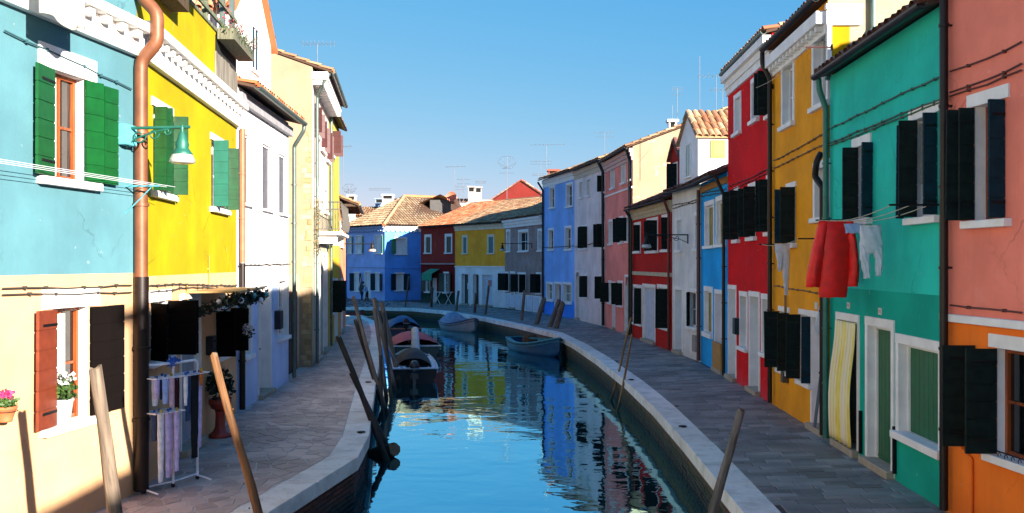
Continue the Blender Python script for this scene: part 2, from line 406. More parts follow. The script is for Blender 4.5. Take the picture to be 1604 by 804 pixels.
    def front(s, mats, zones=(), reveal=1, side=None, sides=True, back=True, fence=None):
        """mats = [wall colours by zone..., ] zones = heights where the colour changes"""
        us = sorted({0, s.L}|{o[0] for o in s.op}|{o[1] for o in s.op}); zs = sorted({s.z0, s.E}|{o[2] for o in s.op}|{o[3] for o in s.op}|set(zones))
        zs = [z for z in zs if s.z0 <= z <= s.E]; mb = MB(); nm = len(mats); TR = nm; SD = nm+1
        for i in range(len(us)-1):
            for j in range(len(zs)-1):
                if us[i+1]-us[i] < 1e-5 or zs[j+1]-zs[j] < 1e-5: continue
                c = ((us[i]+us[i+1])/2, (zs[j]+zs[j+1])/2)
                if any(o[0] < c[0] < o[1] and o[2] < c[1] < o[3] for o in s.op): continue
                k = sum(1 for z in zones if c[1] > z)
                mb.quad((us[i], 0, zs[j]), (us[i+1], 0, zs[j]), (us[i+1], 0, zs[j+1]), (us[i], 0, zs[j+1]), min(k, nm-1))
        for (a, b, c, d, dp) in s.op:
            mb.quad((a, 0, c), (a, 0, d), (a, dp, d), (a, dp, c), TR); mb.quad((b, 0, c), (b, dp, c), (b, dp, d), (b, 0, d), TR)
            mb.quad((a, 0, d), (b, 0, d), (b, dp, d), (a, dp, d), TR); mb.quad((a, 0, c), (a, dp, c), (b, dp, c), (b, 0, c), TR)
            mb.quad((a, dp, c), (b, dp, c), (b, dp, d), (a, dp, d), TR+2)
        D = s.D; e = .004; zr = s.ridge if s.ridge else s.E+D/2*s.pitch
        if sides:
            for u in (e, s.L-e):
                mb.poly([(u, .001, s.z0), (u, D, s.z0), (u, D, s.E), (u, D/2, zr), (u, .001, s.E)], SD)
        mb.quad((e, D, s.z0), (s.L-e, D, s.z0), (s.L-e, D, s.E), (e, D, s.E), SD)
        s.wall = mb.build('wall', list(mats)+[WHITE, side or mats[-1], DARK], s.root, Matrix.Identity(4)); return s.wall
    def roof(s, mat=TILE, over=.22, gut=GUTTER, gr=.06, objs=False, ext=(0, 0), rise=.03, back=True):
        D = s.D; zr = s.ridge if s.ridge else s.E+D/2*s.pitch; pt = (zr-s.E)/(D/2)
        mb = MB(); a, b = ext[0]+.006, s.L-ext[1]-.006; t = .06
        ze = s.E-over*pt+.035; zc = zr+.035
        def slab(y0, z0_, y1, z1_):
            mb.add([(a, y0, z0_), (b, y0, z0_), (b, y1, z1_), (a, y1, z1_), (a, y0, z0_+t), (b, y0, z0_+t), (b, y1, z1_+t), (a, y1, z1_+t)],
                   [(3, 2, 1, 0), (4, 5, 6, 7), (0, 1, 5, 4), (1, 2, 6, 5), (2, 3, 7, 6), (3, 0, 4, 7)])
        slab(-over, ze, D/2, zc); slab(D/2, zc, D+.1, s.E-.1*pt+.035)
        r = mb.build('roof', simple('roof_boards', '4a3427', .9), s.root, Matrix.Identity(4))
        V = (0, D/2+over, zc-ze); l = math.hypot(V[1], V[2])
        if objs: tile_objs(r, (a, -over-.02, ze+t), (1, 0, 0), V, b-a, l, mat, None)
        else:
            tb = MB(); tiles(tb, (a, -over-.02, ze+t), (1, 0, 0), V, b-a, l)
            tiles(tb, (a, D/2, zc+t), (1, 0, 0), (0, D/2, -(zr-s.E)), b-a, l-.3)
            tag(tb.build('roof_tiles', mat, r), kind='stuff')
        rb = MB(); rb.tube([(a-.01, D/2, zc+t+.03), (b+.01, D/2, zc+t+.03)], .09, 8); rb.build('ridge', mat, r)
        if gut:
            g = MB(); y = -over-gr*.8; z = ze+t*.3; seg = 8; vs = []
            for x in (a, b):
                for k in range(seg+1):
                    an = math.pi*k/seg; vs.append((x, y-math.cos(an)*gr, z-math.sin(an)*gr+.02))
                for k in range(seg+1):
                    an = math.pi*k/seg; vs.append((x, y-math.cos(an)*(gr-.008), z-math.sin(an)*(gr-.008)+.02))
            n = seg+1; fs = []
            for k in range(seg): fs += [(k, k+1, 2*n+k+1, 2*n+k), (n+k+1, n+k, 3*n+k, 3*n+k+1)]
            fs += [tuple(range(n))+tuple(range(2*n-1, n-1, -1)), tuple(range(2*n, 3*n))+tuple(range(4*n-1, 3*n-1, -1))]
            fs += [(0, n, 3*n, 2*n), (n-1, 2*n-1, 4*n-1, 3*n-1)]
            g.add(vs, fs); 
            x = a+.3
            while x < b: g.box(x-.012, x+.012, y-gr-.004, y+gr+.05, z+.015, z+.025); x += .7
            g.build('gutter', gut, s.root, Matrix.Identity(4))
        return r
    def band(s, z0, z1, out, mat, name='cornice', dent=None, steps=None, u0=0, u1=None):
        mb = MB(); u1 = s.L if u1 is None else u1; a, b = u0+.002, u1-.002
        if steps:
            h = (z1-z0)/len(steps)
            for k, q in enumerate(steps): mb.box(a, b, -q, .02, z0+k*h, z0+(k+1)*h-.001)
        else: mb.box(a, b, -out, .02, z0, z1, 0, .006)
        if dent:
            pitch, dw, dh, dout = dent; x = a+pitch/2
            while x < b:
                mb.box(x-dw/2, x+dw/2, -dout, .02, z0-dh, z0-.001, 0, .01)
                x += pitch
        return mb.build(name, mat, s.root, Matrix.Identity(4))
    def pipe(s, pts, r, mat, name='drainpipe', seg=10, clips=True):
        """pts: (px or ('u',u), out, z)"""
        P = []
        for p, out, z in pts:
            u = p[1] if isinstance(p, tuple) else s.w.at(p); P.append((u, -out, z))
        mb = MB(); 
        Q = [Vector(P[0])]
        for i in range(1, len(P)-1):
            a, b, c = Vector(P[i-1]), Vector(P[i]), Vector(P[i+1]); k = min(r*.9, (b-a).length*.45, (c-b).length*.45)
            p0 = b+(a-b).normalized()*k; p1 = b+(c-b).normalized()*k
            Q += [p0, (p0+p1+b*2)/4, p1]
        Q.append(Vector(P[-1])); mb.tube(Q, r, seg)
        if clips:
            for i in range(len(P)-1):
                a, b = Vector(P[i]), Vector(P[i+1]); n = int((b-a).length/1.1)
                for k in range(1, n+1):
                    c = a.lerp(b, k/(n+1)); d = (b-a).normalized()*.018; mb.tube([c-d, c+d], r*1.22, seg)
                    mb.box(c.x-.012, c.x+.012, c.y, .01, c.z-.012, c.z+.012)
        return mb.build(name, mat, s.root, Matrix.Identity(4))
    def cables(s, lines, mat=CABLE, r=.012, name='cable'):
        for ln in lines:
            mb = MB(); Q = []
            for (px, py, *o) in ln: Q.append(Vector((s.X(px), -(o[0] if o else .03), s.Z(px, py))))
            F = []
            for i in range(len(Q)-1):
                n = max(2, int((Q[i+1]-Q[i]).length/.35))
                for k in range(n):
                    p = Q[i].lerp(Q[i+1], k/n); p.z += R.uniform(-.012, .012) if k else 0; F.append(p)
                    if k: mb.box(p.x-.012, p.x+.012, p.y-.015, .003, p.z-.018, p.z+.018)
            F.append(Q[-1]); mb.tube(F, r, 6); mb.build(name, mat, s.root, Matrix.Identity(4))
    def dormer(s, u0, u1, z0, ze, za, y0, y1, wm, tm, win=None, shut=None, name='dormer', objs=False, sidewin=None, over=.12):
        """gabled dormer whose ridge runs back into the roof"""
        mb = MB(); c = (u0+u1)/2
        f = [(u0, y0, z0), (u1, y0, z0), (u1, y0, ze), (c, y0, za), (u0, y0, ze)]; b = [(x, y1, z) for x, _, z in f]
        mb.add(f+b, [(0, 1, 2, 3, 4), (9, 8, 7, 6, 5), (0, 5, 6, 1), (1, 6, 7, 2), (2, 7, 8, 3), (3, 8, 9, 4), (4, 9, 5, 0)])
        d = mb.build(name, wm, s.root, Matrix.Identity(4))
        pt = (za-ze)/(c-u0); rb = MB(); t = .05; eo = over
        for sg in (-1, 1):
            xe = c+sg*(c-u0+eo); zz = ze-eo*pt
            vs = [(c, y0-over, za+.01), (xe, y0-over, zz+.01), (xe, y1, zz+.01), (c, y1, za+.01)]
            rb.add(vs+[(x, y, z+t) for x, y, z in vs], [(0, 1, 2, 3), (4, 5, 6, 7), (0, 1, 5, 4), (1, 2, 6, 5), (2, 3, 7, 6), (3, 0, 4, 7)])
            if not objs: tiles(rb, (xe, y0-over, zz+t+.01), (0, 1, 0), (c-xe, 0, za-zz), y1-y0+over, math.hypot(c-xe, za-zz), m=0)
        rr = rb.build('dormer_roof', tm, s.root, Matrix.Identity(4))
        if not objs: tag(rr)
        else:
            for sg in (-1, 1):
                xe = c+sg*(c-u0+eo); zz = ze-eo*pt
                tile_objs(rr, (xe, y0-over, zz+t+.01), (0, 1, 0), (c-xe, 0, za-zz), y1-y0+over, math.hypot(c-xe, za-zz), tm, None)
        if win:
            a, e, zb, zt_, gm = win; o = MB(); k = .06
            o.box(a-k, e+k, y0-.03, y0+.02, zt_, zt_+k); o.box(a-k, a, y0-.028, y0+.02, zb, zt_); o.box(e, e+k, y0-.028, y0+.02, zb, zt_); o.box(a-k-.03, e+k+.03, y0-.06, y0+.02, zb-.06, zb)
            o = o.build('window', WHITE, d); g = MB(); g.box(a, e, y0-.012, y0+.01, zb, zt_); g.box((a+e)/2-.02, (a+e)/2+.02, y0-.02, y0-.012, zb, zt_, 1); g.build('pane', [gm, WHITE], o)
            for hx, ph, wd in (shut or ()):
                link('shutter', leaf_mesh(wd, zt_-zb, 4, SH_BLK), o, T(hx, y0-.04, zb) @ RZ(-rad(ph)))
        return d
House.wallmat0 = WHITEW

# ================================================================== HOUSES, LEFT BANK
BLUEWHITE = simple('door_white_blue', 'b9c4d6', .5)
PURP = simple('lilac_curtain', 'b7a7c6', .85)
YSH = simple('shutter_mustard', '8c7a2e', .55, var=.25)
TEALW = plaster('teal_plaster', '527f8a', .05, seed=1, streak=.12)
CREAMW = plaster('cream_orange_plaster', 'd6aa80', .25, seed=2, streak=.15, base='b98a5c')
YELW = plaster('lemon_plaster', 'a29400', .05, seed=5, streak=.08)
YELW2 = plaster('lemon_plaster_worn', 'a09000', .25, seed=6, streak=.3, peel='cfc9b0', peel_at=.66)
OLDW = plaster('old_lime_plaster', 'bdb096', .6, worn='a5906a', base='6d5b46', seed=8, peel='9a7f50', peel_at=.60, streak=.5)
BEIGEW = plaster('beige_plaster', '98846c', .2, seed=9)
COPPER = simple('copper_pipe', '74462c', .5, .15, var=.2, scale=4)

h = House('teal_house', 'turquoise house at the left edge with cream ground floor and green upper shutters', (-5.75, 6.0), (-4.9, 12.5), 9, 8.7, 'house')
h.wallmat0 = TEALW; H1 = h
h.win(80, 131, 108, 278, frame=.24, full=False, outer=False, depth=.17, sash=SASH, lm=SH_GRN, nb=6, curtain=(CURT, 0, .3),
      leaves=[('L', 171, .40, .03), ('R', 14, .27, .03), (156.5, 3, .28, .05)])
h.win(83, 139, 484, 668, frame=.2, full=False, outer=False, depth=.2, sash=SASH, lm=SH_BRN, nb=6, curtain=(CURT, 0, .55),
      leaves=[('L', 172, .42, .03), ('R', 12, .30, .03, SH_DBRN), (165.5, 4, .29, .05, SH_DBRN)])
h.front([CREAMW, TEALW, TEALW], zones=[2.87, 6.05])
h.roof(TILE2)
h.band(5.68, 5.975, .09, WHITE, 'frieze'); h.band(5.98, 6.10, .23, WHITE, 'cornice', dent=(.36, .12, .10, .19))
h.cables([[(0, 452), (100, 452), (203, 447)], [(0, 462), (120, 461), (203, 458)]], r=.010)
h.cables([[(3, 48), (100, 92), (203, 140)]], mat=simple('cable_teal', '264f58', .8), r=.009)
h.pipe([(210, .095, 8.6), (210, .095, 6.46), (211, .31, 6.24), (211, .31, 5.86), (210, .095, 5.62), (210, .095, 2.82)], .085, COPPER, 'drainpipe', 12)
h.pipe([(210, .10, 2.82), (210, .10, 0.05)], .094, DKPIPE, 'drainpipe', 12)
# street lamp on a scrolled bracket
def wall_lamp(name, label, H, px, py, reach, arm_m, glass_m, drop=.1, sc=1.0, box=True, scroll=True, group='bracket lamps on the fronts'):
    u = H.X(px); z = H.Z(px, py); r = empty(name, H.w.M @ T(u, 0, z)); tag(r, label, 'street lamp', group)
    mb = MB()
    if box: mb.box(-.13*sc, .13*sc, -.12, 0, -.14*sc, .12*sc, 0, .01)
    else: mb.box(-.03, .03, -.03, 0, -.2, .1)
    mb.build('wall_box' if box else 'wall_plate', simple('lamp_box_teal', '58aeb8', .6) if box else arm_m, r)
    a = MB(); a.tube([(0, -.03, .08), (0, -reach-.1, .08)], .02*sc, 8)
    if scroll:
        for c0, rr in ((.22, .10), (.42, .075), (.6, .05)):
            c = c0*reach/.8
            pts = [(0, -c-math.cos(t)*rr*(1-t/9), .08-rr*1.0-math.sin(t)*rr*(1-t/9)+.0) for t in [k*.45 for k in range(16)]]
            a.tube(pts, .010*sc, 5)
        a.tube([(0, -.05, -.16), (0, -.2*reach, -.06), (0, -.5*reach, .02), (0, -.8*reach, .07)], .012*sc, 6)
    a.build('arm', arm_m, r)
    y = -reach
    s_ = MB(); s_.lathe([(.012, .13), (.03, .09), (.02, .06), (.03, .03), (.045, 0), (.06, -.05), (.085, -.12), (.075, -.16), (.10, -.20), (.13, -.24), (.125, -.25)], (0, y, drop), 16)
    s_.build('lamp_shade', arm_m, r)
    g = MB(); g.lathe([(.125, -.245), (.155, -.31), (.16, -.345), (.12, -.36), (.02, -.37)], (0, y, drop), 16); g.build('glass_bowl', glass_m, r)
    return r
LG = simple('lamp_glass', 'a9a7a0', .15, spec=.9, bump=0)
wall_lamp('street_lamp', 'verdigris green lamp on a scrolled arm reaching out beside the copper drainpipe', H1, 192, 211, .8, simple('verdigris', '1c5e50', .5, .2), LG, drop=-.02)

h = House('yellow_house', 'lemon yellow house with green shutters and a planted roof terrace', (-4.9, 12.505), (-5.5, 19.1), 9, 7.15, 'house', ridge=7.2)
h.wallmat0 = CREAMW; H2 = h
SG2 = simple('shutter_deep_green', '04401c', .45, var=.25)
h.win(240, 267, 166, 299, frame=.10, full=False, outer=False, depth=.16, lm=SG2, nb=6, leaves=[('L', 97, .17), (244, 95, .14, .1), ('R', 172, .42, .03), ('R', 88, .20, .05)])
h.win(331, 353, 219, 324, frame=.10, full=False, outer=False, depth=.16, lm=SG2, nb=6, leaves=[('L', 94, .25, .05, simple('shutter_teal', '125a4e', .5)), ('R', 172, .5, .03), ('R', 86, .20, .05)])
h.win(236, 262, 474, 566, frame=.14, full=False, outer=False, depth=.18, lm=SH_DBRN, nb=5, leaves=[('L', 130, .35), ('R', 92, .40), ('R', 60, .35, .1)])
h.door(283, 312, 470, frame=.07, outer=False, depth=.12, inner='boards', mat_in=simple('door_pale_grey', '8a93a3', .6))
h.win(338, 360, 487, 560, frame=.06, full=False, outer=False, depth=.18, lm=SH_DBRN, nb=5, leaves=[('L', 92, .34), ('R', 30, .4, .06), ('R', 92, .34)])
h.front([CREAMW, YELW, YELW2], zones=[2.82, 6.15])
H2L = h.L
h.band(5.70, 6.035, .09, WHITE, 'frieze'); h.band(6.04, 6.17, .24, WHITE, 'cornice', dent=(.33, .11, .10, .19))
h.cables([[(232, 447), (300, 446), (369, 448)], [(232, 458), (300, 450), (345, 452), (369, 446)]], r=.010)
h.cables([[(290, 446), (291, 470)], [(325, 400), (325, 445)]], r=.01, mat=simple('cable_ochre', 'b58c36', .7))
h.pipe([(372.5, .09, 5.7), (372.5, .09, 3.0)], .055, simple('pipe_brown_light', '8a5a3a', .5), 'drainpipe')
h.pipe([(372.5, .09, 2.995), (372.5, .09, .05)], .06, DKPIPE, 'drainpipe')
# roof terrace: flat deck, grey plank panel, posts, rails, tarpaulin
TIMB = M_wood('grey_timber', '8c867a', '56514a', .85)
GTIMB = M_wood('green_grey_timber', '7d8468', '4f5644', .85)
mb = MB(); mb.box(.02, h.L-.02, 0.02, h.D, 7.10, 7.19); mb.build('terrace_deck', TIMB, h.root, Matrix.Identity(4))
u1 = h.X(336)
x = u1
while x < h.L-.05:
    mb = MB(); mb.box(x+.003, min(x+.12, h.L-.02)-.003, -.03, -.004, 6.18, 6.78+R.uniform(-.02, .02)); mb.build('plank', TIMB, h.root, Matrix.Identity(4)); x += .12
mb = MB(); mb.box(u1+.05, h.L-.05, -.012, -.002, 6.79, 7.1); mb.build('terrace_opening', DARK, h.root, Matrix.Identity(4))
for a_, zt_ in ((h.X(290), 8.9), (h.X(325), 8.9), (h.X(352), 8.4), (h.X(367), 8.9)):
    mb = MB(); mb.box(a_-.045, a_+.045, .0, .09, 7.19, zt_, 0, .006); mb.build('terrace_post', GTIMB if a_ < u1 else ZINC, h.root, Matrix.Identity(4))
for zz in (7.35, 7.75):
    mb = MB(); mb.box(h.X(285), h.L-.05, -.04, -.002, zz, zz+.07); mb.build('rail', GTIMB, h.root, Matrix.Identity(4))
mb = MB(); mb.box(h.X(262), h.L, -.03, .05, 7.152, 7.215, 0, .006); mb.build('rail', GTIMB, h.root, Matrix.Identity(4))
TARP = simple('blue_green_tarpaulin', '1f5c66', .6, var=.3, scale=3)
mb = MB(); mb.grid(lambda x, y: (h.X(300)+(h.L-h.X(300))*x, 1.0+.05*math.sin(x*20), 7.5+y*1.0+.03*math.sin(x*13+y*5)), 24, 5); mb.build('tarpaulin', TARP, h.root, Matrix.Identity(4))
# wires from the terrace posts
mb = MB()
for k in range(5): mb.tube([(h.X(330)+k*.3, .05, 7.3), (h.X(330)+k*.38+.3, .05, 8.6)], .004, 4)
mb.build('wire', ZINC, h.root, Matrix.Identity(4))

def leafcloud(mb, c, rx, ry, rz, n, s=.03, m=0, lng=1.0, droop=0, up=0):
    for k in range(n):
        d = Vector((R.gauss(0, .5), R.gauss(0, .5), R.gauss(0, .5)))
        if d.length > 1: d.normalize()
        p = Vector((c[0]+d.x*rx, c[1]+d.y*ry, c[2]+d.z*rz))
        a = Vector((R.uniform(-1, 1), R.uniform(-1, 1), R.uniform(-1, 1)+up-droop)).normalized(); b_ = a.cross(Vector((R.uniform(-1, 1), R.uniform(-1, 1), R.uniform(-1, 1)))).normalized()
        l = s*lng*R.uniform(.6, 1.4); w = s*R.uniform(.35, .7)
        mb.add([p, p+a*l*.5+b_*w, p+a*l, p+a*l*.5-b_*w], [(0, 1, 2, 3)], m)
GRASS = simple('dry_grass_leaves', '77744a', .8, rnd=.5); LEAF = simple('leaf_green', '3c5a22', .6, rnd=.6); LEAFD = simple('leaf_dark', '132718', .6, rnd=.5)
PINK = simple('pink_blossom', 'b4485e', .7, rnd=.5); PINKB = simple('magenta_blossom', 'c22a66', .6, rnd=.3); WBLOS = simple('white_blossom', 'd8d4da', .7, rnd=.2)
def planter(label, H, xa, xb, out, z, hh, cols, grass, box_m, group='planter boxes on the yellow house terrace'):
    u0, u1 = H.X(xa), H.X(xb); r = empty('planter_box', H.w.M @ T(u0, -out, z)); tag(r, label, 'planter', group)
    L = u1-u0; mb = MB()
    mb.box(0, L, 0, .03, 0, hh); mb.box(0, L, .27, .30, 0, hh); mb.box(0, .03, .031, .269, 0, hh); mb.box(L-.03, L, .031, .269, 0, hh); mb.box(.03, L-.03, .03, .27, 0, hh*.85)
    mb.build('trough', box_m, r)
    g = MB()
    for k in range(int(L*grass)):
        p = Vector((R.uniform(0, L), R.uniform(.0, .3), hh*.8)); d = Vector((R.gauss(0, .12), R.gauss(-.08, .14), R.uniform(.05, .3)))
        q = p+d; e = q+Vector((R.gauss(0, .05), -abs(R.gauss(0, .08)), -R.uniform(0, .25)))
        g.add([p, p+Vector((.012, 0, 0)), q+Vector((.008, 0, 0)), q], [(0, 1, 2, 3)], R.choice([0, 0, 1])); g.add([q, q+Vector((.01, 0, 0)), e], [(0, 1, 2)], R.choice([0, 0, 1]))
    for k in range(int(L*cols)): leafcloud(g, (R.uniform(0, L), R.uniform(0, .3), hh+R.uniform(.0, .35)), .08, .08, .08, 14, .03, 2)
    leafcloud(g, (L/2, .12, hh*.95), L*.6, .22, .14, int(L*160), .04, 1)
    g.build('plants', [GRASS, LEAF, PINK], r); return r
PLB = M_wood('planter_teal_wood', '2f6660', '1d3a38', .8)
planter('long teal trough of dry grasses nearest the copper drainpipe on the yellow house', H2, 240, 292, .32, 7.15, .2, 0, 120, PLB)
planter('brown wooden trough under the teal one at the top edge', H2, 232, 268, .26, 6.72, .25, 0, 25, M_wood('planter_rotten', '5a4426', '2a2012', .9))
planter('trough of dead creeper and pink flowers hung at the far corner of the terrace', H2, 337, 370, .34, 7.02, .2, 9, 160, M_wood('planter_grey', '7a7a66', '44443a', .9))

# canopy with garland
r = empty('door_canopy', H2.w.M @ T(H2.X(292), 0, 2.52)); tag(r, 'thin flat tan canopy hung with dark Christmas garland over the yellow house door', 'canopy')
cl = H2.X(346)-H2.X(292)
mb = MB(); mb.box(0, cl, -.80, -.005, 0, .03, 0, .004); mb.build('canopy_panel', simple('canopy_tan', 'b08a58', .7), r)
for x_ in (.1, cl-.1): mb = MB(); mb.tube([(x_, -.01, -.45), (x_, -.7, -.005)], .012, 6); mb.build('stay', IRON, r)
gl = empty('christmas_garland', H2.w.M @ T(H2.X(292), 0, 2.50)); tag(gl, 'dark green fir garland with pale baubles along the edge of the flat door canopy', 'garland')
g = MB()
for k in range(30):
    t = k/29; x = t*cl; leafcloud(g, (x, -.78+.02*math.sin(k), -.05-.08*abs(math.sin(t*9))), .08, .06, .09, 42, .05, 0)
for k in range(14): leafcloud(g, (.0, -.78+k*.055, -.06-.02*k), .06, .05, .10, 34, .05, 0)
g.build('fir_sprays', [LEAFD], gl)
for k, (x, y, z) in enumerate(((.12, -.82, -.1), (cl*.45, -.84, -.06), (cl*.72, -.84, -.16), (cl*.95, -.83, -.08), (.02, -.5, -.12))):
    mb = MB(); mb.ball((0, 0, 0), .05, 0, 12); mb.build('bauble', simple('bauble_white' if k % 2 == 0 else 'bauble_teal', 'd9d5dc' if k % 2 == 0 else '3c8f96', .2), gl, T(x, y, z))
# letter box
mb = MB(); mb.box(-.14, .14, -.12, 0, -.16, .16, 0, .01); mb.box(-.10, .10, -.125, -.12, .06, .085, 1)
tag(mb.build('letter_box', [simple('letterbox_dark', '15161c', .4), DARK], None, H2.w.M @ T(H2.X(325), -.003, H2.Z(325, 541))), 'dark letter box beside the door under the garlanded canopy', 'letter box')

# ---- white house with dormer
h = House('white_house', 'bright white house with a grey gutter and a tall gabled dormer', (-5.5, 19.105), (-5.67, 24.3), 9, 6.55, 'house', ridge=7.6)
h.wallmat0 = WHITEW; H3 = h
ws = simple('shutter_white_shaded', '50525a', .6)  # white shutters coloured dark grey: the shade of the reveal is in the colour
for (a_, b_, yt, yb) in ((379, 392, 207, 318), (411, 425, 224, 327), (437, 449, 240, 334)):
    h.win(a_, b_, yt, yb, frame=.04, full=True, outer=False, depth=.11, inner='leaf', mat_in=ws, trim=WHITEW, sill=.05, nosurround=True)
h.win(377, 392, 458, 560, frame=.08, full=True, outer=False, depth=.2, inner='glass', trim=WHITEW)
h.door(405, 423, 449, frame=.09, outer=False, trim=WHITEW, mat_in=simple('door_pale_blue', '9fb0c8', .5))
h.win(436, 450, 441, 530, frame=.08, full=True, outer=False, depth=.2, inner='glass', trim=WHITEW)
h.front([plaster('pale_blue_lower_plaster', 'bccff0', .3, seed=17, streak=.2, worn='cdd6e6', base='9fb4d8'), WHITEW], zones=[2.5])  # pale blue below the zone height, white above
h.roof(TILE2, over=.35, gut=ZINC, gr=.075)
h.band(6.2, 6.42, .12, simple('soffit_grey', '8f8f95', .7), 'frieze')
h.dormer(.55, 4.3, 6.6, 8.25, 9.9, .25, 4.4, WHITEW, TILE2, win=(2.3, 2.9, 7.35, 8.3, GLASS), objs=True, over=.14)
h.cables([[(371, 417), (410, 415), (453, 414)]], r=.012)
h.pipe([(452, .40, 6.55), (452, .38, 6.35), (456, .08, 6.0), (456, .08, .05)], .05, ZINC, 'drainpipe')
mb = MB(); mb.box(-.17, .17, -.14, 0, -.22, .22, 0, .01); tag(mb.build('meter_box', simple('meter_dark', '10131a', .5), None, h.w.M @ T(h.X(432), -.003, h.Z(432, 501))), 'small dark meter box on the shaded white house wall', 'meter box')

# ---- tall beige house behind an alley wall
h = House('alley_wall', 'narrow weathered wall with old boards closing the alley between white house and beige house', (-5.93, 24.32), (-6.12, 27.58), .3, 2.7, 'wall', ridge=2.72)
h.front([OLDW])
AW = h
for k in range(9):
    mb = MB(); u = .55+k*.23; mb.box(u, u+.21, -.045-.01*(k % 2), -.005, .03, 2.1+R.uniform(-.2, .2)); mb.build('plank', M_wood('rusty_boards', '7a4a2c', '3a2a20', .9) if k % 3 else POLED, h.root, Matrix.Identity(4))
h = House('beige_house', 'tall beige house with a rough unplastered front, maroon shutters and a wrought iron balcony', (-5.76, 27.6), (-6.47, 33.8), 8, 8.65, 'house', ridge=10.0)
h.wallmat0 = OLDW; H4 = h
for (a_, b_, yt, yb) in ((493, 499, 168, 208), (502, 508, 190, 232), (511, 514, 208, 250)):
    h.win(a_, b_, yt, yb, frame=.08, full=True, outer=False, depth=.18, lm=SH_RUST, nb=4, leaves=[('L', 100, .2), ('R', 70, .18)])
for (a_, b_, yt, yb) in ((494, 500, 285, 322), (507, 512, 296, 330)):
    h.win(a_, b_, yt, yb, frame=.08, full=True, outer=False, depth=.18)
h.door(494, 500.5, 395, frame=.10, outer=False, mat_in=BLUEWHITE); h.door(506, 512, 400, frame=.08, outer=False, mat_in=simple('door_grey_brown', '6a5f5c', .6))
h.front([OLDW, plaster('pinkish_white', 'c8bcb2', .3, seed=12)], zones=[4.6], side=BEIGEW)
h.roof(TILE, over=.55, gut=ZINC, gr=.07)
h.band(8.3, 8.52, .45, WHITE, 'cornice', dent=(.3, .12, .14, .42))
h.pipe([(489.5, .5, 8.5), (489.5, .3, 8.2), (492, .09, 7.9), (492, .09, .05)], .05, ZINC, 'drainpipe')
# exposed masonry on the side towards the camera: separate blocks
S4 = Wall((-6.9, 27.595), (-5.765, 27.595))
ym = M_tile('exposed_masonry', '8f7c58', 'a8946c', 'b5a684', '7d6a44')
for row in range(46):
    x = -.05 if row % 2 else .0
    while x < 1.1:
        wdt = R.uniform(.2, .34)
        if x+wdt > .3 and R.random() < .86:
            mb = MB(); mb.box(x, min(x+wdt, 1.135)-.015, -.012-R.uniform(0, .018), .002, 0, .135); mb.build('masonry_block', ym, H4.root, H4.w.M.inverted() @ S4.M @ T(0, 0, .05+row*.15))
        x += wdt
# balcony
r = empty('balcony', H4.w.M @ T(H4.X(496), 0, 3.95)); tag(r, 'wrought iron balcony on a stone slab jutting from the beige house front', 'balcony')
bl = 3.9; mb = MB(); mb.box(0, bl, -.75, -.003, -.10, 0, 0, .01); mb.box(.2, .35, -.6, -.004, -.35, -.101); mb.box(bl-.4, bl-.25, -.6, -.004, -.35, -.101); mb.build('slab', WHITE, r)
RAIL = simple('grey_iron', '5c5853', .5, .3)
mb = MB()
for x0, y0, x1, y1 in ((0, -.72, bl, -.72), (0, -.72, 0, 0), (bl, -.72, bl, 0)): mb.tube([(x0, y0, .9), (x1, y1, .9)], .02, 6); mb.tube([(x0, y0, .08), (x1, y1, .08)], .014, 6)
for k in range(int(bl/.09)):
    x = .06+k*.09; pts = [(x+.035*math.sin(t*3), -.72-.10*math.sin(t*math.pi)*(1-t), .08+.82*t) for t in [i/7 for i in range(8)]]; mb.tube(pts, .013, 4, sm=False)
    mb.tube([(x+.05+.03*math.cos(t), -.73, .3+.03*math.sin(t)) for t in [i*.8 for i in range(9)]], .011, 4)
for y in [-.62+.11*i for i in range(6)]:
    for x in (0, bl): mb.tube([(x, y, .08), (x, y, .9)], .009, 4)
mb.build('railing', RAIL, r)
# antenna box and creeper on the pipe
g = MB()
for k in range(10): leafcloud(g, (0, -.05, 1.6+k*.16), .10, .06, .14, 26, .05, 0)
tag(g.build('dry_creeper', [simple('creeper_brown', '7d6a42', .9, rnd=.5)], None, H4.w.M @ T(H4.X(491), -.06, 1.7)), 'dry brown creeper hanging below the iron balcony', 'creeper')

h = House('pale_yellow_house', 'narrow pale yellow house front between beige house and the orange house at the quay corner', (-6.47, 33.82), (-7.0, 38.8), 8, 8.4, 'house')
H5 = h; h.wallmat0 = YELW
h.win(518, 522, 205, 240, frame=.08, full=True, outer=False, lm=SH_RUST, nb=4, leaves=[('L', 95, .35), ('R', 85, .35)])
h.win(518, 522, 440, 490, frame=.08, full=True, outer=False, lm=SH_BLK, nb=4, leaves=[('L', 95, .4), ('R', 92, .45)])
h.door(524, 528, 441, frame=.08, outer=False)
h.front([plaster('ochre_yellow_base', 'd9ac2a', .3, seed=14), plaster('pale_olive_yellow', 'a8a044', .15, seed=15)], zones=[3.2]); h.roof(TILE)
h.pipe([(515.6, .08, 8.2), (515.6, .08, .05)], .045, ZINC)
h = House('orange_house', 'low salmon orange house on the left quay corner under a deep timber eave', (-7.0, 38.82), (-7.9, 45.5), 8, 5.6, 'house')
H6 = h; h.wallmat0 = plaster('salmon_orange', 'd98f68', .3, seed=16)
h.win(533, 535.5, 350, 385, frame=.08, full=True, outer=False); h.door(534, 536.5, 440, frame=.08, outer=False)
h.front([h.wallmat0]); h.roof(TILE, over=.75, gut=ZINC)
for k in range(14):
    mb = MB(); mb.box(k*.48+.1, k*.48+.18, -.68, 0, 5.30, 5.40); mb.build('rafter', M_wood('eave_timber', '4b3322', '2a1c13'), h.root, Matrix.Identity(4))

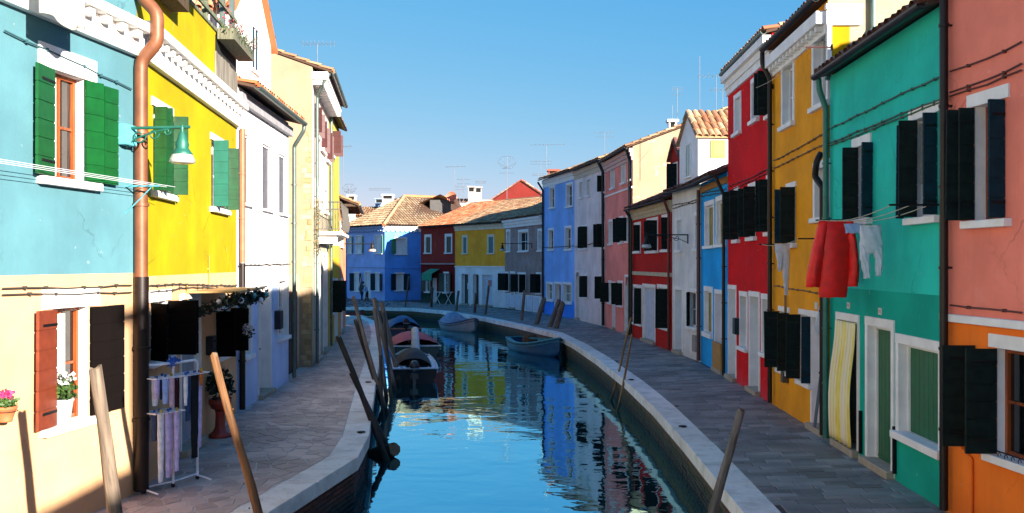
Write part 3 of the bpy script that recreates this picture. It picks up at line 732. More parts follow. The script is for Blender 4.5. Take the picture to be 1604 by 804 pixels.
# ================================================================== HOUSES, RIGHT BANK (near to far)
SAL = plaster('salmon_plaster', 'f88a74', .15, seed=21, streak=.2); ORG = plaster('orange_plaster', 'ff7e28', .18, seed=22, worn='b5541d', base='a8481a')
h = House('salmon_house', 'salmon pink house with orange ground floor and a white string course at the right edge', (5.24, 11.6), (5.62, 7.2), 9, 6.75, 'house', pitch=.32)
h.wallmat0 = SAL; RH1 = h
h.win(1527, 1571, 168, 346, frame=.13, full=False, outer=False, depth=.2, sash=SASH, nb=6, leaves=[(1516, 97, .24), ('L', 93, .17), (1574, 88, .18, .01, SH_NAVY)])
h.win(1562, 1680, 545, 712, frame=.13, full=False, outer=False, depth=.16, sash=SASH, nb=6, curtain=(CURT, .75, .95), leaves=[(1528, 97, .36), ('L', 93, .34)])
h.front([ORG, SAL], zones=[2.36]); h.roof(TILE, gut=DKPIPE)
h.band(2.30, 2.39, .07, WHITE, 'string_course')
h.pipe([(1491, .10, 6.8), (1491, .10, .05)], .05, DKPIPE, 'drainpipe', 12)
h.cables([[(1492, 112), (1550, 92), (1604, 66)], [(1492, 145), (1550, 125), (1604, 100)], [(1492, 151), (1550, 133), (1604, 110)], [(1492, 478), (1550, 484), (1604, 490)]], mat=simple('cable_brown', '5a2f26', .7), r=.011)
h.pipe([(1506, .03, 1.0), (1506, .03, .85), (1525, .03, .75), (1525, .03, .05)], .022, ORG, 'gas_pipe')
# iron window guard
r = empty('window_guard', h.w.M @ T(h.X(1566), 0, h.Z(1566, 728))); tag(r, 'small scrolled black iron guard on the sill of the orange ground floor window', 'window guard')
mb = MB(); mb.tube([(0, -.06, .16), (.95, -.06, .16)], .008, 6); mb.tube([(0, -.06, .02), (.95, -.06, .02)], .008, 6)
for k in range(8):
    for sg in (1, -1):
        mb.tube([(.06+k*.12+sg*.03+.028*math.cos(t)*sg, -.06, .09+sg*.03+.028*math.sin(t)) for t in [i*.6 for i in range(9)]], .005, 4)
mb.build('scrollwork', IRON, r)

GRN = plaster('green_plaster', '28c2ae', .10, seed=31, streak=.25, worn='30b090', base='14785e')
GRN2 = plaster('green_plaster_lower', '0aa48e', .10, seed=32, streak=.1, worn='10987a', base='0c7458')
h = House('green_house', 'sea green house with dark blue green shutters and a striped door curtain, right bank', (5.38, 16.2), (5.24, 11.605), 9, 6.15, 'house', pitch=.34)
h.wallmat0 = GRN; RH2 = h
LOUV = simple('jalousie_slats', '6d6f68', .6)
h.win(1340, 1361, 232, 345, frame=.12, full=False, outer=False, depth=.18, lm=SH_NAVY, nb=6, leaves=[(1331, 96, .10), (1345, 93, .23, .01, SH_BLK), (1367, 80, .16)])
o = h.win(1431, 1467, 190, 342, frame=.12, full=False, outer=False, depth=.18, lm=SH_NAVY, nb=6, leaves=[(1417, 97, .10), (1437, 93, .23, .01, SH_BLK), (1469, 84, .17)])
u0, u1_ = h.X(1431)+.05, h.X(1467)-.05; zt_ = h.Z(1431, 194); 
for k in range(26):
    mb = MB(); mb.box(u0, u1_, .06, .085, zt_-.04-k*.03, zt_-.018-k*.03); mb.build('slat', LOUV, o)
h.door(1311, 1347, 490, frame=.10, mat_in=simple('door_dark', '2a2420', .6), depth=.2)
h.door(1357, 1402, 497, frame=.11, mat_in=simple('door_green', '0b5a2c', .4), depth=.17)
h.win(1405, 1478, 524, 686, frame=.11, inner='leaf', mat_in=simple('shutter_shut_green', '0b5c34', .45), depth=.17, sill=.10)
h.front([GRN2, GRN], zones=[2.6], side=WHITEW); h.roof(TILE3, gut=DKPIPE, gr=.075, over=.2)
h.cables([[(1301, 203), (1400, 155), (1487, 116)], [(1301, 225), (1400, 185), (1487, 151)], [(1301, 229), (1400, 190), (1487, 156)]], mat=simple('cable_green_grey', '3f5a4c', .7), r=.012)
h.pipe([(1302.5, .22, 6.1), (1302.5, .20, 5.9), (1302, .09, 5.6), (1302, .09, .05)], .05, simple('pipe_green', '2f6e62', .45, .2), 'drainpipe', 12)
for px_, py_ in ((1329.7, 478.7), (1379.2, 488)):
    mb = MB(); mb.box(-.065, .065, -.012, -.001, -.05, .05, 0, .003)
    for (a_, b_, c_, d_) in ((-.04, -.03, -.025, .02), (-.04, -.012, .015, .02), (-.005, .005, -.02, .02), (.018, .04, -.022, -.017), (.018, .04, .015, .02), (.03, .04, -.02, .015)):
        mb.box(a_, b_, -.0135, -.0122, c_, d_, 1)
    mb.build('number_plate', [simple('enamel_white', 'cfcfc6', .3), simple('enamel_red', '9a4a4a', .4)], h.root, T(h.X(px_), 0, h.Z(px_, py_)))
for px_ in (1350.5, 1404):
    mb = MB(); mb.box(-.02, .02, -.05, -.001, .1, .75); mb.build('flood_board_track', IRON, h.root, T(h.X(px_), 0, 0))
# curtain hung outside the first door
YST = NT('yellow_striped_cloth'); sp = YST.n('SeparateXYZ'); YST.l(YST.tc.outputs['UV'], sp.inputs[0]); wv = YST.math('FRACT', YST.math('MULTIPLY', sp.outputs[0], 7.0))
YST.col(YST.mix(YST.ramp(wv, .45, .55), lin('e8dcc0'), YST.mix(YST.ramp(YST.noise(3), .4, .6), lin('e8cc50'), lin('f0dc74')))); YST.rough(.9)
def cloth(name, fn, nu, nv, mat, M, uv=True, parent=None):
    mb = MB(); mb.grid(fn, nu, nv); me = mb.mesh(name, mat); l = me.uv_layers.new()
    for p in me.polygons:
        for li, vi in zip(p.loop_indices, p.vertices): l.data[li].uv = ((vi % (nu+1))/nu, (vi//(nu+1))/nv)
    o = link(name, me, parent, M); md = o.modifiers.new('cloth_thickness', 'SOLIDIFY'); md.thickness = .006; return o
ua, ub = h.X(1314), h.X(1345)
o = cloth('door_curtain', lambda x, y: ((ub-ua)*x*(1-.05*(1-y))-.12*(1-y)*(1-x)+.02*math.sin(9*y), -.06-.016*math.sin(x*38+y*.6+1.5*math.sin(x*5))*(.4+.6*(1-y))-.14*(1-y)*(.4+.6*math.sin(y*3.1)), .14+y*1.93), 60, 16, YST.m, h.w.M @ T(ua, 0, 0))
tag(o, 'yellow and beige striped curtain hanging in front of the first door of the green house', 'door curtain')

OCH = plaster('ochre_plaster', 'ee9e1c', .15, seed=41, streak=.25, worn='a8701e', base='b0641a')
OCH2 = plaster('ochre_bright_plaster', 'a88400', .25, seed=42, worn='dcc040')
h = House('ochre_house', 'tall ochre house with a white bracketed cornice between red house and green house', (5.54, 20.4), (5.41, 16.4), 9, 7.5, 'house', pitch=.1)
h.wallmat0 = OCH; RH3 = h
h.win(1225, 1245, 104, 208, frame=.10, lm=SH_NAVY, leaves=[('R', 100, .17, -.16)], depth=.2)
h.win(1273, 1300, 54, 181, frame=.12, lm=SH_NAVY, leaves=[('R', 100, .17, -.16)], depth=.2)
h.win(1234, 1246, 296, 382, frame=.08, full=False, outer=False, nb=5, leaves=[('L', 93, .24, .015, SH_NAVY), ('R', 90, .28)])
h.win(1275, 1298, 258, 352, frame=.11, lm=SH_NAVY, leaves=[('R', 100, .17, -.16)], depth=.2)
h.win(1222, 1236, 487, 576, frame=.08, full=False, outer=False, nb=4, leaves=[('L', 95, .30), ('R', 91, .22)])
h.win(1254, 1271, 492, 594, frame=.08, full=False, outer=False, nb=4, leaves=[('L', 94, .26), ('R', 90, .17, .015, SH_NAVY)])
h.door(1271, 1296, 488, frame=.09, mat_in=PURP, depth=.2)
h.front([OCH], side=plaster('cream_gable', 'a89c80', .2, seed=44)); h.roof(TILE3, gut=IRON, gr=.08, over=.14)
h.band(6.93, 7.10, .05, WHITE, 'frieze'); h.band(7.10, 7.32, .20, WHITE, 'cornice', dent=(.28, .10, .10, .16))
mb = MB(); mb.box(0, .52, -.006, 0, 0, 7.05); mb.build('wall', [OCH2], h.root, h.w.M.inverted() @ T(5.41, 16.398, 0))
mb = MB(); mb.box(-.04, .56, -.06, .0, 7.06, 7.32, 0, .01); mb.box(-.06, .58, -.09, 0, 7.325, 7.42, 0, .01); mb.build('cornice', WHITE, h.root, h.w.M.inverted() @ T(5.41, 16.39, 0))
mb = MB(); mb.tube([(.75, -.07, 8.2), (.75, -.07, 7.0), (.60, -.07, 6.75), (.1, -.10, 6.45), (-.04, -.16, 6.3), (-.06, -.16, 6.1)], .05, 10); mb.build('drainpipe', simple('pipe_green_grey', '6c8078', .45, .3), h.root, h.w.M.inverted() @ T(5.41, 16.39, 0))
h.pipe([(1212, .24, 7.45), (1212, .24, 7.2), (1212.5, .09, 6.9), (1212.5, .09, .05)], .05, DKPIPE, 'drainpipe')
h.pipe([(1294, .08, 4.9), (1294, .16, 4.75), (1291, .16, 4.5), (1296, .08, 4.3), (1296, .08, .05)], .055, IRON, 'drainpipe')
h.cables([[(1214, 252), (1260, 228), (1297, 208)], [(1214, 264), (1260, 242), (1297, 225)], [(1214, 448), (1260, 455), (1293, 463)]], r=.012, mat=simple('cable_ochre_dark', '6a5030', .7))
h.pipe([(1234, .05, 2.35), (1234, .05, .75)], .025, simple('pipe_tan', '8a6a48', .6), 'gas_pipe'); mb = MB(); mb.box(-.09, .09, -.12, 0, -.1, .12); mb.build('gas_tap_box', simple('tap_box', '4a4238', .6), h.root, T(h.X(1234), 0, .72))
mb = MB(); mb.box(-.07, .07, -.02, 0, -.06, .06); mb.build('number_plate', simple('enamel_white', 'cfcfc6', .3), h.root, T(h.X(1279.5), 0, h.Z(1279.5, 479)))

RED = plaster('crimson_plaster', 'd4080e', .5, seed=51, streak=.35, worn='c83848', base='d04a58')
h = House('crimson_house', 'tall crimson house with a plain white frieze and grey gutter, left of ochre house', (5.66, 25.1), (5.54, 20.405), 3.4, 7.9, 'house', pitch=.22)
h.wallmat0 = RED; RH4 = h
h.win(1150.5, 1161.5, 152, 217, frame=.10, depth=.16, mat_in=simple('pale_glass', '6f8398', .1)); h.win(1177, 1189.5, 127, 198, frame=.10, depth=.2, lm=SH_NAVY, leaves=[('R', 100, .17, -.16)])
h.win(1206, 1211, 112, 180, frame=.08, full=False, outer=False, nb=4, leaves=[('L', 94, .30), ('R', 92, .28)])
h.win(1152, 1158, 300, 376, frame=.08, full=False, outer=False, nb=4, leaves=[('L', 95, .30), ('R', 92, .22)])
h.win(1174, 1184, 295, 372, frame=.08, full=False, outer=False, nb=4, leaves=[('L', 95, .26), ('R', 92, .26)])
h.win(1203, 1209, 282, 364, frame=.08, full=False, outer=False, nb=4, leaves=[('L', 95, .26), ('R', 92, .24)])
h.door(1141, 1154, 447, frame=.09, mat_in=BLUEWHITE); h.win(1159, 1172, 457, 548, frame=.10, lm=SH_NAVY, leaves=[('R', 100, .15, -.16)]); h.door(1174, 1191, 457, frame=.10, mat_in=BLUEWHITE)
h.win(1193.5, 1207, 461, 558, frame=.10)
h.front([RED]); h.roof(TILE, gut=ZINC, gr=.07, over=.12, objs=True)
h.band(7.35, 7.86, .12, WHITE, 'frieze', steps=[.06, .10, .20])
h.cables([[(1141, 293), (1180, 278), (1211, 262)], [(1141, 300), (1180, 283), (1211, 268)]], mat=simple('cable_red', '5a1218', .7))
mb = MB(); mb.box(-.14, .14, -.13, 0, -.2, .2, 0, .01); tag(mb.build('letter_box', simple('letterbox_teal_black', '12262c', .4), None, h.w.M @ T(h.X(1157.5), -.003, h.Z(1157.5, 511))), 'dark letter box on the crimson house between its first door and window', 'letter box')

BLU = plaster('azure_plaster', '1aa2e8', .10, seed=61, streak=.2, worn='2c8ccc', base='1a6aa0')
h = House('azure_house', 'narrow low azure blue house with white framed windows, left of crimson house', (5.72, 29.0), (5.66, 25.105), 8, 5.4, 'house')
h.wallmat0 = BLU; RH5 = h
h.win(1104.5, 1119.5, 318, 392, frame=.12, inner='leaf', mat_in=YSH, depth=.14); h.win(1122, 1137.5, 310, 390, frame=.12, inner='leaf', mat_in=YSH, depth=.14)
h.win(1103.5, 1117, 449, 525, frame=.12, inner='leaf', mat_in=YSH, depth=.14, sill=.14); h.door(1120, 1134, 454, frame=.10, mat_in=PURP)
h.front([BLU]); h.roof(TILE3, gut=GUTTER, over=.4)
h.band(5.1, 5.28, .05, simple('ochre_trim', 'a06c20', .7), 'frieze')
mb = MB(); mb.box(0, h.X(1134)-h.X(1120)-.05, -.06, -.004, .02, .82, 0, .006); tag(mb.build('flood_board', simple('flood_board_ochre', 'a87a2c', .6), None, h.w.M @ T(h.X(1120)+.03, -.03, 0)), 'ochre flood board closing the bottom of the azure house door', 'flood board')
h.pipe([(1098.8, .09, 5.2), (1098.8, .09, .05)], .06, simple('pipe_red_brown', '5a342c', .5), 'drainpipe'); h.pipe([(1139.3, .35, 5.35), (1139.3, .1, 4.8), (1139.3, .1, .05)], .045, DKPIPE)
h.cables([[(1099, 303), (1139, 296)], [(1099, 308), (1139, 301)]], r=.012)

GRY = plaster('pale_grey_plaster', 'dcd8d4', .3, seed=71, worn='c6beb2', base='9d8f7c', streak=.4)
h = House('grey_house', 'low pale grey house with a white dormer carrying a yellow shutter on its side', (5.42, 32.4), (5.72, 29.005), 8, 5.38, 'house')
h.wallmat0 = GRY; RH6 = h
h.win(1060, 1068.5, 342, 396, frame=.09, mat_in=simple('pale_glass_green', '6d8070', .15)); h.win(1088, 1096, 334, 394, frame=.09, mat_in=simple('pale_glass_green', '6d8070', .15))
h.door(1057, 1070, 449, frame=.10, mat_in=BLUEWHITE); h.win(1076, 1092.5, 452, 515, frame=.10, lm=SH_BLK, leaves=[('L', 30, .3, -.05)])
h.front([GRY]); h.roof(TILE3, gut=GUTTER, over=.25)
DW = plaster('dormer_white', 'e4e3e4', .15, seed=72)
d = h.dormer(h.X(1063), h.X(1092), 5.42, 6.9, 7.75, .03, 2.6, DW, TILE, win=(h.X(1063)+.85, h.X(1063)+1.35, 5.75, 6.75, simple('pale_glass_green', '6d8070', .15)), objs=True, over=.1)
# yellow shutter on the dormer side towards the camera
mb = MB(); mb.box(0, .46, -.03, -.001, 0, .56, 0, .004); mb.box(.05, .41, -.04, -.03, .05, .51, 1, .004); mb.box(.08, .38, -.045, -.04, .08, .48, 0, .003)
ud = h.X(1092)
mb.build('window_shutter', [simple('olive_yellow_frame', '8f8a1c', .5), simple('yellow_paint', 'b0a204', .5)], d, T(ud+.001, .42, 6.22) @ RZ(rad(90)))
h.cables([[(1055, 322), (1075, 318), (1097, 312)], [(1055, 327), (1075, 321), (1097, 316)]], r=.012)
wall_lamp('street_lamp', 'black scrolled bracket lamp reaching over the quay from the pale grey house', h, 1078, 372, 1.35, IRON, LG, drop=.02, box=False)
mb = MB(); mb.box(-.2, .2, -.03, 0, -.26, .26, 0, .005); mb.build('meter_door', simple('meter_grey', '8c8781', .7), h.root, T(h.X(1088), 0, h.Z(1088, 538)))

DRED = plaster('dark_red_plaster', 'b81a0c', .15, seed=81, worn='9a2a22', base='8a201a')
h = House('dark_red_house', 'dark red house with a cream frieze and a small red dormer', (4.92, 39.0), (5.42, 32.405), 8, 5.2, 'house')
h.wallmat0 = DRED; RH7 = h
h.win(994, 1004, 350, 398, frame=.10, leaves=[('R', 92, .26)]); h.win(1013, 1031, 344, 398, frame=.10, leaves=[('R', 92, .42), (1022, 92, .3)]); h.win(1037, 1050, 338, 396, frame=.10, leaves=[('R', 92, .27)])
h.win(992, 1006, 446, 508, frame=.10, leaves=[('R', 92, .30)]); h.door(1007, 1027, 445, frame=.10, mat_in=BLUEWHITE, depth=.12); h.win(1030, 1049, 446, 514, frame=.10, leaves=[('R', 92, .46)])
h.front([DRED]); h.roof(TILE3, gut=GUTTER, over=.3)
h.band(4.72, 5.13, .08, simple('cream_frieze', 'b8a98c', .8), 'frieze', steps=[.05, .09, .13]); h.band(2.52, 2.66, .07, simple('cream_frieze', 'b8a98c', .8), 'string_course')
h.dormer(h.L-2.3, h.L-.9, 5.25, 6.75, 7.35, .5, 2.6, plaster('red_dormer', '9a1c10', .1, seed=82), TILE3, win=(h.L-1.95, h.L-1.25, 5.5, 6.5, DARK), shut=[(h.L-1.25, 95, .35)])
h.pipe([(992, .3, 5.1), (992.5, .09, 4.7), (992.5, .09, .05)], .05, DKPIPE); h.pipe([(1052.5, .28, 5.15), (1051.5, .09, 4.7), (1051.5, .09, .05)], .05, simple('pipe_oxide', '5e1a14', .5))

SPK = plaster('pink_salmon_plaster', 'ee8c80', .3, seed=91, worn='d09088', base='c87a7a', streak=.3); PKW = plaster('pinkish_white_plaster', 'e8d8d4', .25, seed=92, worn='d3c6bb', base='c0a888')
h = House('pink_house', 'tall salmon pink house with a sunlit beige gable facing the camera', (4.38, 45.0), (4.92, 39.005), 9, 7.75, 'house', pitch=.38)
h.wallmat0 = SPK; RH8 = h
for (a_, b_, yt, yb) in ((957, 963, 263, 299), (973.5, 980.5, 256, 291)): h.win(a_, b_, yt, yb, frame=.10, mat_in=simple('pale_glass_green', '6d8070', .15))
h.win(986, 990, 250, 285, frame=.08, lm=SH_NAVY); h.win(954, 960, 345, 385, frame=.09); h.win(970.5, 976.5, 340, 383, frame=.08, leaves=[('L', 92, .3)]); h.win(981, 987.5, 338, 381, frame=.08, leaves=[('L', 94, .45)])
h.win(953.5, 958.5, 440, 476, frame=.08, leaves=[('L', 93, .4)]); h.door(959.5, 964, 442, frame=.08, mat_in=PURP); h.win(968, 976, 440, 480, frame=.08, leaves=[('L', 95, .3), ('R', 100, .3)]); h.door(979, 986, 431, frame=.08, arch=True, mat_in=simple('door_stone_grey', '9a938f', .6))
h.front([SPK], side=plaster('beige_gable', '9c8870', .35, seed=93, peel='cfae94', peel_at=.6)); h.roof(TILE, gut=GUTTER, over=.25)
h.band(7.2, 7.68, .1, simple('pink_frieze', 'c9a6a0', .8), 'frieze', steps=[.05, .10, .15]); h.band(6.05, 6.13, .05, WHITE, 'string_course')
h.pipe([(989, .22, 7.7), (989.5, .09, 7.2), (989.5, .09, .05)], .06, GUTTER)
h = House('pinkish_white_house', 'tall pinkish white house with black shutters and an arched door', (3.33, 51.0), (4.38, 45.005), 9, 7.9, 'house', pitch=.35)
h.wallmat0 = PKW; RH9 = h
for (a_, b_, yt, yb) in ((907.5, 913, 285, 312), (919, 925, 281, 309)): h.win(a_, b_, yt, yb, frame=.06, mat_in=DARK)
h.win(945, 948.5, 273, 303, frame=.06, mat_in=DARK, leaves=[('L', 92, .3)]); h.win(908, 921, 354, 392, frame=.08, mat_in=DARK, leaves=[('R', 92, .42), (914, 92, .3)]); h.win(942, 947.5, 349, 390, frame=.07, mat_in=DARK, leaves=[('L', 92, .4), ('R', 80, .4)])
h.door(901.5, 908, 424, frame=.08, arch=True, mat_in=simple('door_stone_grey', '9a938f', .6)); h.win(911, 921, 429.5, 467, frame=.08, mat_in=DARK, leaves=[('R', 92, .42)]); h.win(939, 946, 430, 470, frame=.08, mat_in=DARK, leaves=[('R', 92, .42)])
h.front([PKW]); h.roof(TILE, gut=GUTTER, over=.25); h.band(7.4, 7.85, .08, simple('cream_band', 'c4b8a4', .8), 'frieze', steps=[.04, .10])
h.pipe([(944, .25, 7.85), (947, .09, 7.3), (947.3, .09, .05)], .07, GUTTER); h.cables([[(901, 387), (925, 383), (947, 374)]], r=.02)
PBL = plaster('periwinkle_plaster', '86b6f4', .15, seed=101, worn='5d94e0', base='2f6fd0')
h = House('light_blue_house', 'tall light blue house with slim white framed windows, beside the brick house', (1.86, 57.0), (3.33, 51.005), 9, 7.95, 'house', pitch=.35)
h.wallmat0 = PBL; RH10 = h
pg = simple('pale_glass', '6f8398', .1)
for q in ((860.5, 869.5, 293, 329), (887, 897.5, 288, 327), (859, 868, 358.5, 394), (885, 895.5, 355, 394)): h.win(*q, frame=.11, lm=SH_NAVY, leaves=[('R', 100, .17, -.16)])
h.win(856, 867, 442, 472, frame=.10, mat_in=simple('pale_glass_green', '6d8070', .15)); h.door(869, 880, 442, frame=.10, mat_in=simple('door_blue_grey', '59636f', .5)); h.win(882, 896, 442.5, 476, frame=.10, mat_in=simple('pale_glass_green', '6d8070', .15))
h.front([plaster('bright_blue_base', '3088f0', .1, seed=102), PBL], zones=[.95]); h.roof(TILE, gut=GUTTER, over=.25)
h.band(7.45, 7.9, .08, WHITE, 'frieze', steps=[.04, .10]); h.cables([[(852, 388), (875, 387), (900, 385)]], r=.02)
h.pipe([(849, .25, 7.8), (852.5, .09, 7.3), (852.5, .09, .05)], .06, GUTTER)
# brick house
BRW = NT('brick_wall'); bt = BRW.n('TexBrick'); mp = BRW.n('Mapping'); BRW.l(BRW.tc.outputs['Object'], mp.inputs[0]); mp.inputs['Rotation'].default_value = (rad(90), 0, 0)
BRW.l(mp.outputs[0], bt.inputs['Vector']); bt.inputs['Scale'].default_value = 4; bt.inputs['Color1'].default_value = lin('7c5a50')+[1]; bt.inputs['Color2'].default_value = lin('8e7068')+[1]; bt.inputs['Mortar'].default_value = lin('9a8f8a')+[1]; bt.inputs['Mortar Size'].default_value = .03
BRW.col(BRW.mix(BRW.ramp(BRW.noise(1.2, 6), .45, .65), bt.outputs[0], lin('a08a86'))); BRW.rough(.9)
h = House('brick_house', 'greyish brick house with a deep white cornice and black shuttered windows', (-.47, 64.0), (1.86, 57.005), 9, 5.9, 'house', pitch=.4)
h.wallmat0 = WHITEW; RH11 = h
for q in ((793, 799.5, 360, 397), (812, 828, 361, 397), (842.5, 850, 359, 396)): h.win(*q, frame=.14, mat_in=DARK)
h.win(789, 797, 426, 457, frame=.09, mat_in=DARK, leaves=[('L', 120, .5), ('R', 70, .3)]); h.door(799.5, 807, 425.5, frame=.11, mat_in=BLUEWHITE); h.win(811, 824, 427, 460, frame=.10, mat_in=DARK, leaves=[('L', 110, .5), ('R', 70, .5)]); h.win(840, 848, 427, 461, frame=.09, mat_in=DARK, leaves=[('L', 110, .4), ('R', 80, .4)])
h.front([WHITEW, BRW.m], zones=[1.0]); h.roof(TILE, gut=None, over=.3)
h.band(5.30, 5.86, .2, WHITE, 'cornice', steps=[.08, .16, .26])
for k in range(6): mb = MB(); mb.box(0, .9, -.03, -.002, .08, .92, 0, .01); mb.build('panel', BLUEWHITE, h.root, T(.15+k*1.12, 0, 0)) if not 1.3 < .15+k*1.12 < 2.0 else None
wall_lamp('street_lamp', 'thin bracket lamp with a long level arm on the brick house', h, 833, 384, 1.9, IRON, LG, drop=.0, box=False, scroll=False)
# yellow far house
YF = plaster('mustard_plaster', 'ffa832', .12, seed=111)
h = House('mustard_house', 'mustard yellow house with white ground floor and three doors, far end of the canal', (-4.1, 69.0), (-.47, 64.005), 9, 5.75, 'house', pitch=.4)
h.wallmat0 = YF; RH12 = h
TBL = simple('closed_teal_shutter', '15646e', .5)
for q in ((724, 732.5, 369, 399), (763.5, 774.5, 368, 399)): h.win(*q, frame=.10, inner='leaf', mat_in=TBL, trim=CREAM, depth=.06)
h.door(722, 735, 427, frame=.10, mat_in=simple('door_dark_teal', '123a3c', .4), trim=WHITEW); h.door(740, 751.5, 427.5, frame=.10, mat_in=simple('door_brown', '3a2c28', .5), trim=WHITEW); h.door(754.5, 772, 428.5, frame=.10, mat_in=BLUEWHITE, trim=WHITEW, depth=.2)
h.front([WHITEW, YF], zones=[2.72]); h.roof(TILE, gut=GUTTER, over=.3); h.band(5.3, 5.68, .1, CREAM, 'frieze', steps=[.05, .12]); h.band(2.68, 2.78, .06, WHITE, 'string_course')
for (px_, zc, c_) in ((730, 1.35, 'd0d0d0'), (764, 1.6, 'c8704a'), (768, 1.6, '3c5a9a'), (766, 1.0, 'b8b8c4')):
    mb = MB(); mb.box(-.16, .16, -.012, 0, -.22, .22); mb.build('notice', simple('notice_'+c_, c_, .6), h.root, T(h.X(px_), .145 if px_ > 740 else .22, zc))
# far dark red house
FR = plaster('brick_red_plaster', '96322a', .15, seed=121); FRD = plaster('oxblood_plaster', '6e0c0c', .1, seed=122)
h = House('oxblood_house', 'far brick red house with an oxblood ground floor and green shutters', (-6.95, 73.0), (-4.1, 69.005), 9, 5.75, 'house', pitch=.4)
h.wallmat0 = FR; RH13 = h
for q in ((665, 676, 368, 399), (697, 708.5, 367, 399)): h.win(*q, frame=.14, inner='leaf', mat_in=simple('shutter_dark_emerald', '07352c', .5), depth=.08)
GS = simple('shutter_bottle', '0b3a30', .5)
h.win(666.5, 673, 428, 457, frame=.08, full=False, outer=False, lm=GS, leaves=[('L', 165, .45), ('R', 15, .45)]); h.win(695.5, 702.5, 428, 458, frame=.08, full=False, outer=False, lm=GS, leaves=[('L', 165, .5), ('R', 15, .5)])
h.door(678, 684, 436, frame=.06, mat_in=BLUEWHITE)
h.front([plaster('bottle_green_base', '0a3226', .1, seed=123), FRD, FR], zones=[.75, 2.92]); h.roof(TILE2, gut=GUTTER, over=.3); h.band(2.88, 2.98, .06, simple('pinkish_band', 'a08a86', .8), 'string_course')
r = empty('window_awning', h.w.M @ T(h.X(673.5), 0, 2.55)); tag(r, 'small green sloping awning over the far oxblood house door', 'awning')
mb = MB(); wd = h.X(689)-h.X(673.5); mb.add([(0, 0, 0), (wd, 0, 0), (wd, -.7, -.35), (0, -.7, -.35), (0, -.7, -.85), (wd, -.7, -.85)], [(0, 1, 2, 3), (3, 2, 5, 4)]); o = mb.build('canvas', simple('awning_green', '1d8a68', .8), r)
o.modifiers.new('t', 'SOLIDIFY').thickness = .01
# far blue house: two fronts and a hipped roof
FB = plaster('cobalt_plaster', '62a4f4', .10, seed=131, worn='3a78d8', base='0f4fc0'); FB2 = plaster('steel_blue_plaster', 'a8bff2', .12, seed=132)
h = House('cobalt_house', 'cobalt blue corner house under a broad hipped tile roof at the end of the canal', (-10.1, 76.0), (-7.3, 77.6), 10, 6.0, 'house'); RH14 = h
h.wallmat0 = FB
TGL = simple('green_glass', '1b3a30', .5)
h.win(620, 636, 374, 398, frame=.10, full=True, outer=False, mat_in=TGL, lm=simple('shutter_jade', '12805a', .5), leaves=[('L', 150, .55)])
h.win(620, 632, 429, 455, frame=.09, full=True, outer=False, mat_in=TGL, lm=SH_NAVY, leaves=[('L', 160, .5), ('R', 20, .5)])
h.front([FB], sides=False, back=False); h.band(5.62, 5.95, .12, WHITE, 'cornice', steps=[.08, .2], dent=(.4, .16, .14, .18)); h.band(2.55, 2.62, .04, FB, 'string_course')
root = h.root; w0 = h.w
h2 = House('tmp', 't', (-13.9, 81.0), (-10.1, 76.005), 10, 6.0); bpy.data.objects.remove(h2.root); h2.root = root; h2.wallmat0 = FB2
K = w0.M.inverted() @ h2.w.M
_b = MB.build
def _build(s, name, mats, parent=None, M=None): return _b(s, name, mats, parent, (K if (parent is root) else M))
MB.build = _build
for q in ((543.5, 551, 371, 397), (558, 567, 370.5, 397), (588, 598, 370, 397)): h2.win(*q, frame=.09, outer=False, mat_in=TGL, lm=simple('shutter_jade', '12805a', .5), leaves=[('R', 15, .3)])
h2.win(555, 563, 428, 456, frame=.09, full=True, outer=False, mat_in=TGL, lm=SH_NAVY, leaves=[('L', 160, .5), ('R', 15, .5)]); h2.door(572, 580.5, 427, frame=.09, outer=False, mat_in=simple('door_dark_glass', '1c2426', .3)); h2.win(588, 595, 428.5, 455, frame=.09, full=True, outer=False, mat_in=TGL, lm=SH_NAVY, leaves=[('L', 160, .5), ('R', 15, .5)])
h2.front([FB2], sides=False, back=False); h2.band(5.62, 5.95, .12, simple('pale_blue_trim', '8fa6cc', .7), 'cornice', steps=[.08, .2], dent=(.4, .16, .14, .18)); h2.band(2.6, 2.68, .05, simple('pale_blue_trim', '8fa6cc', .7), 'string_course')
MB.build = _b
# hipped roof and back volume in world space
inv = w0.M.inverted()
foot = [(-10.1, 76.0), (-7.3, 77.6), (-4.0, 88.0), (-16, 92), (-13.9, 81.0)]
mb = MB(); mb.prism([(x*.999+.0, y+.15) for x, y in foot], -.02, 5.98); mb.build('wall', WHITEW, root, inv)
mb = MB(); e = 6.0; RA = Vector((-9.3, 82.5, 8.75)); RB_ = Vector((-4.9, 84.5, 8.75))
eo = [(-14.4, 80.7, e), (-10.1, 75.4, e), (-4.2, 78.9, e), (-3.4, 88.5, e), (-16.4, 92.5, e)]
fc = [(eo[0], eo[1], RA), (eo[1], eo[2], RB_, RA), (eo[2], eo[3], RB_), (eo[3], eo[4], RA, RB_), (eo[4], eo[0], RA)]
for f in fc: mb.poly([tuple(p) for p in f])
rf = mb.build('roof', simple('roof_boards', '4a3427', .9), root, inv)
tb = MB()
def tri_tiles(mb, a, b, apexes):
    a = Vector(a); b = Vector(b); U = (b-a).normalized(); n = U.cross(apexes[0]-a).normalized(); V = n.cross(U)
    if V.z < 0: V = -V
    P = [(0, 0), ((b-a).length, 0)]+[((p-a).dot(U), (p-a).dot(V)) for p in apexes[::-1]]
    def inside(x, y):
        s = 0
        for i in range(len(P)):
            x0, y0 = P[i]; x1, y1 = P[(i+1) % len(P)]
            if (x1-x0)*(y-y0)-(y1-y0)*(x-x0) < -.05: return False
        return True
    L = max(p[1] for p in P); mx = max(p[0] for p in P); mn = min(p[0] for p in P)
    tiles(mb, a+U*mn, U, V, mx-mn, L, .24, .42, 0, lambda x, y: inside(x+mn, y))
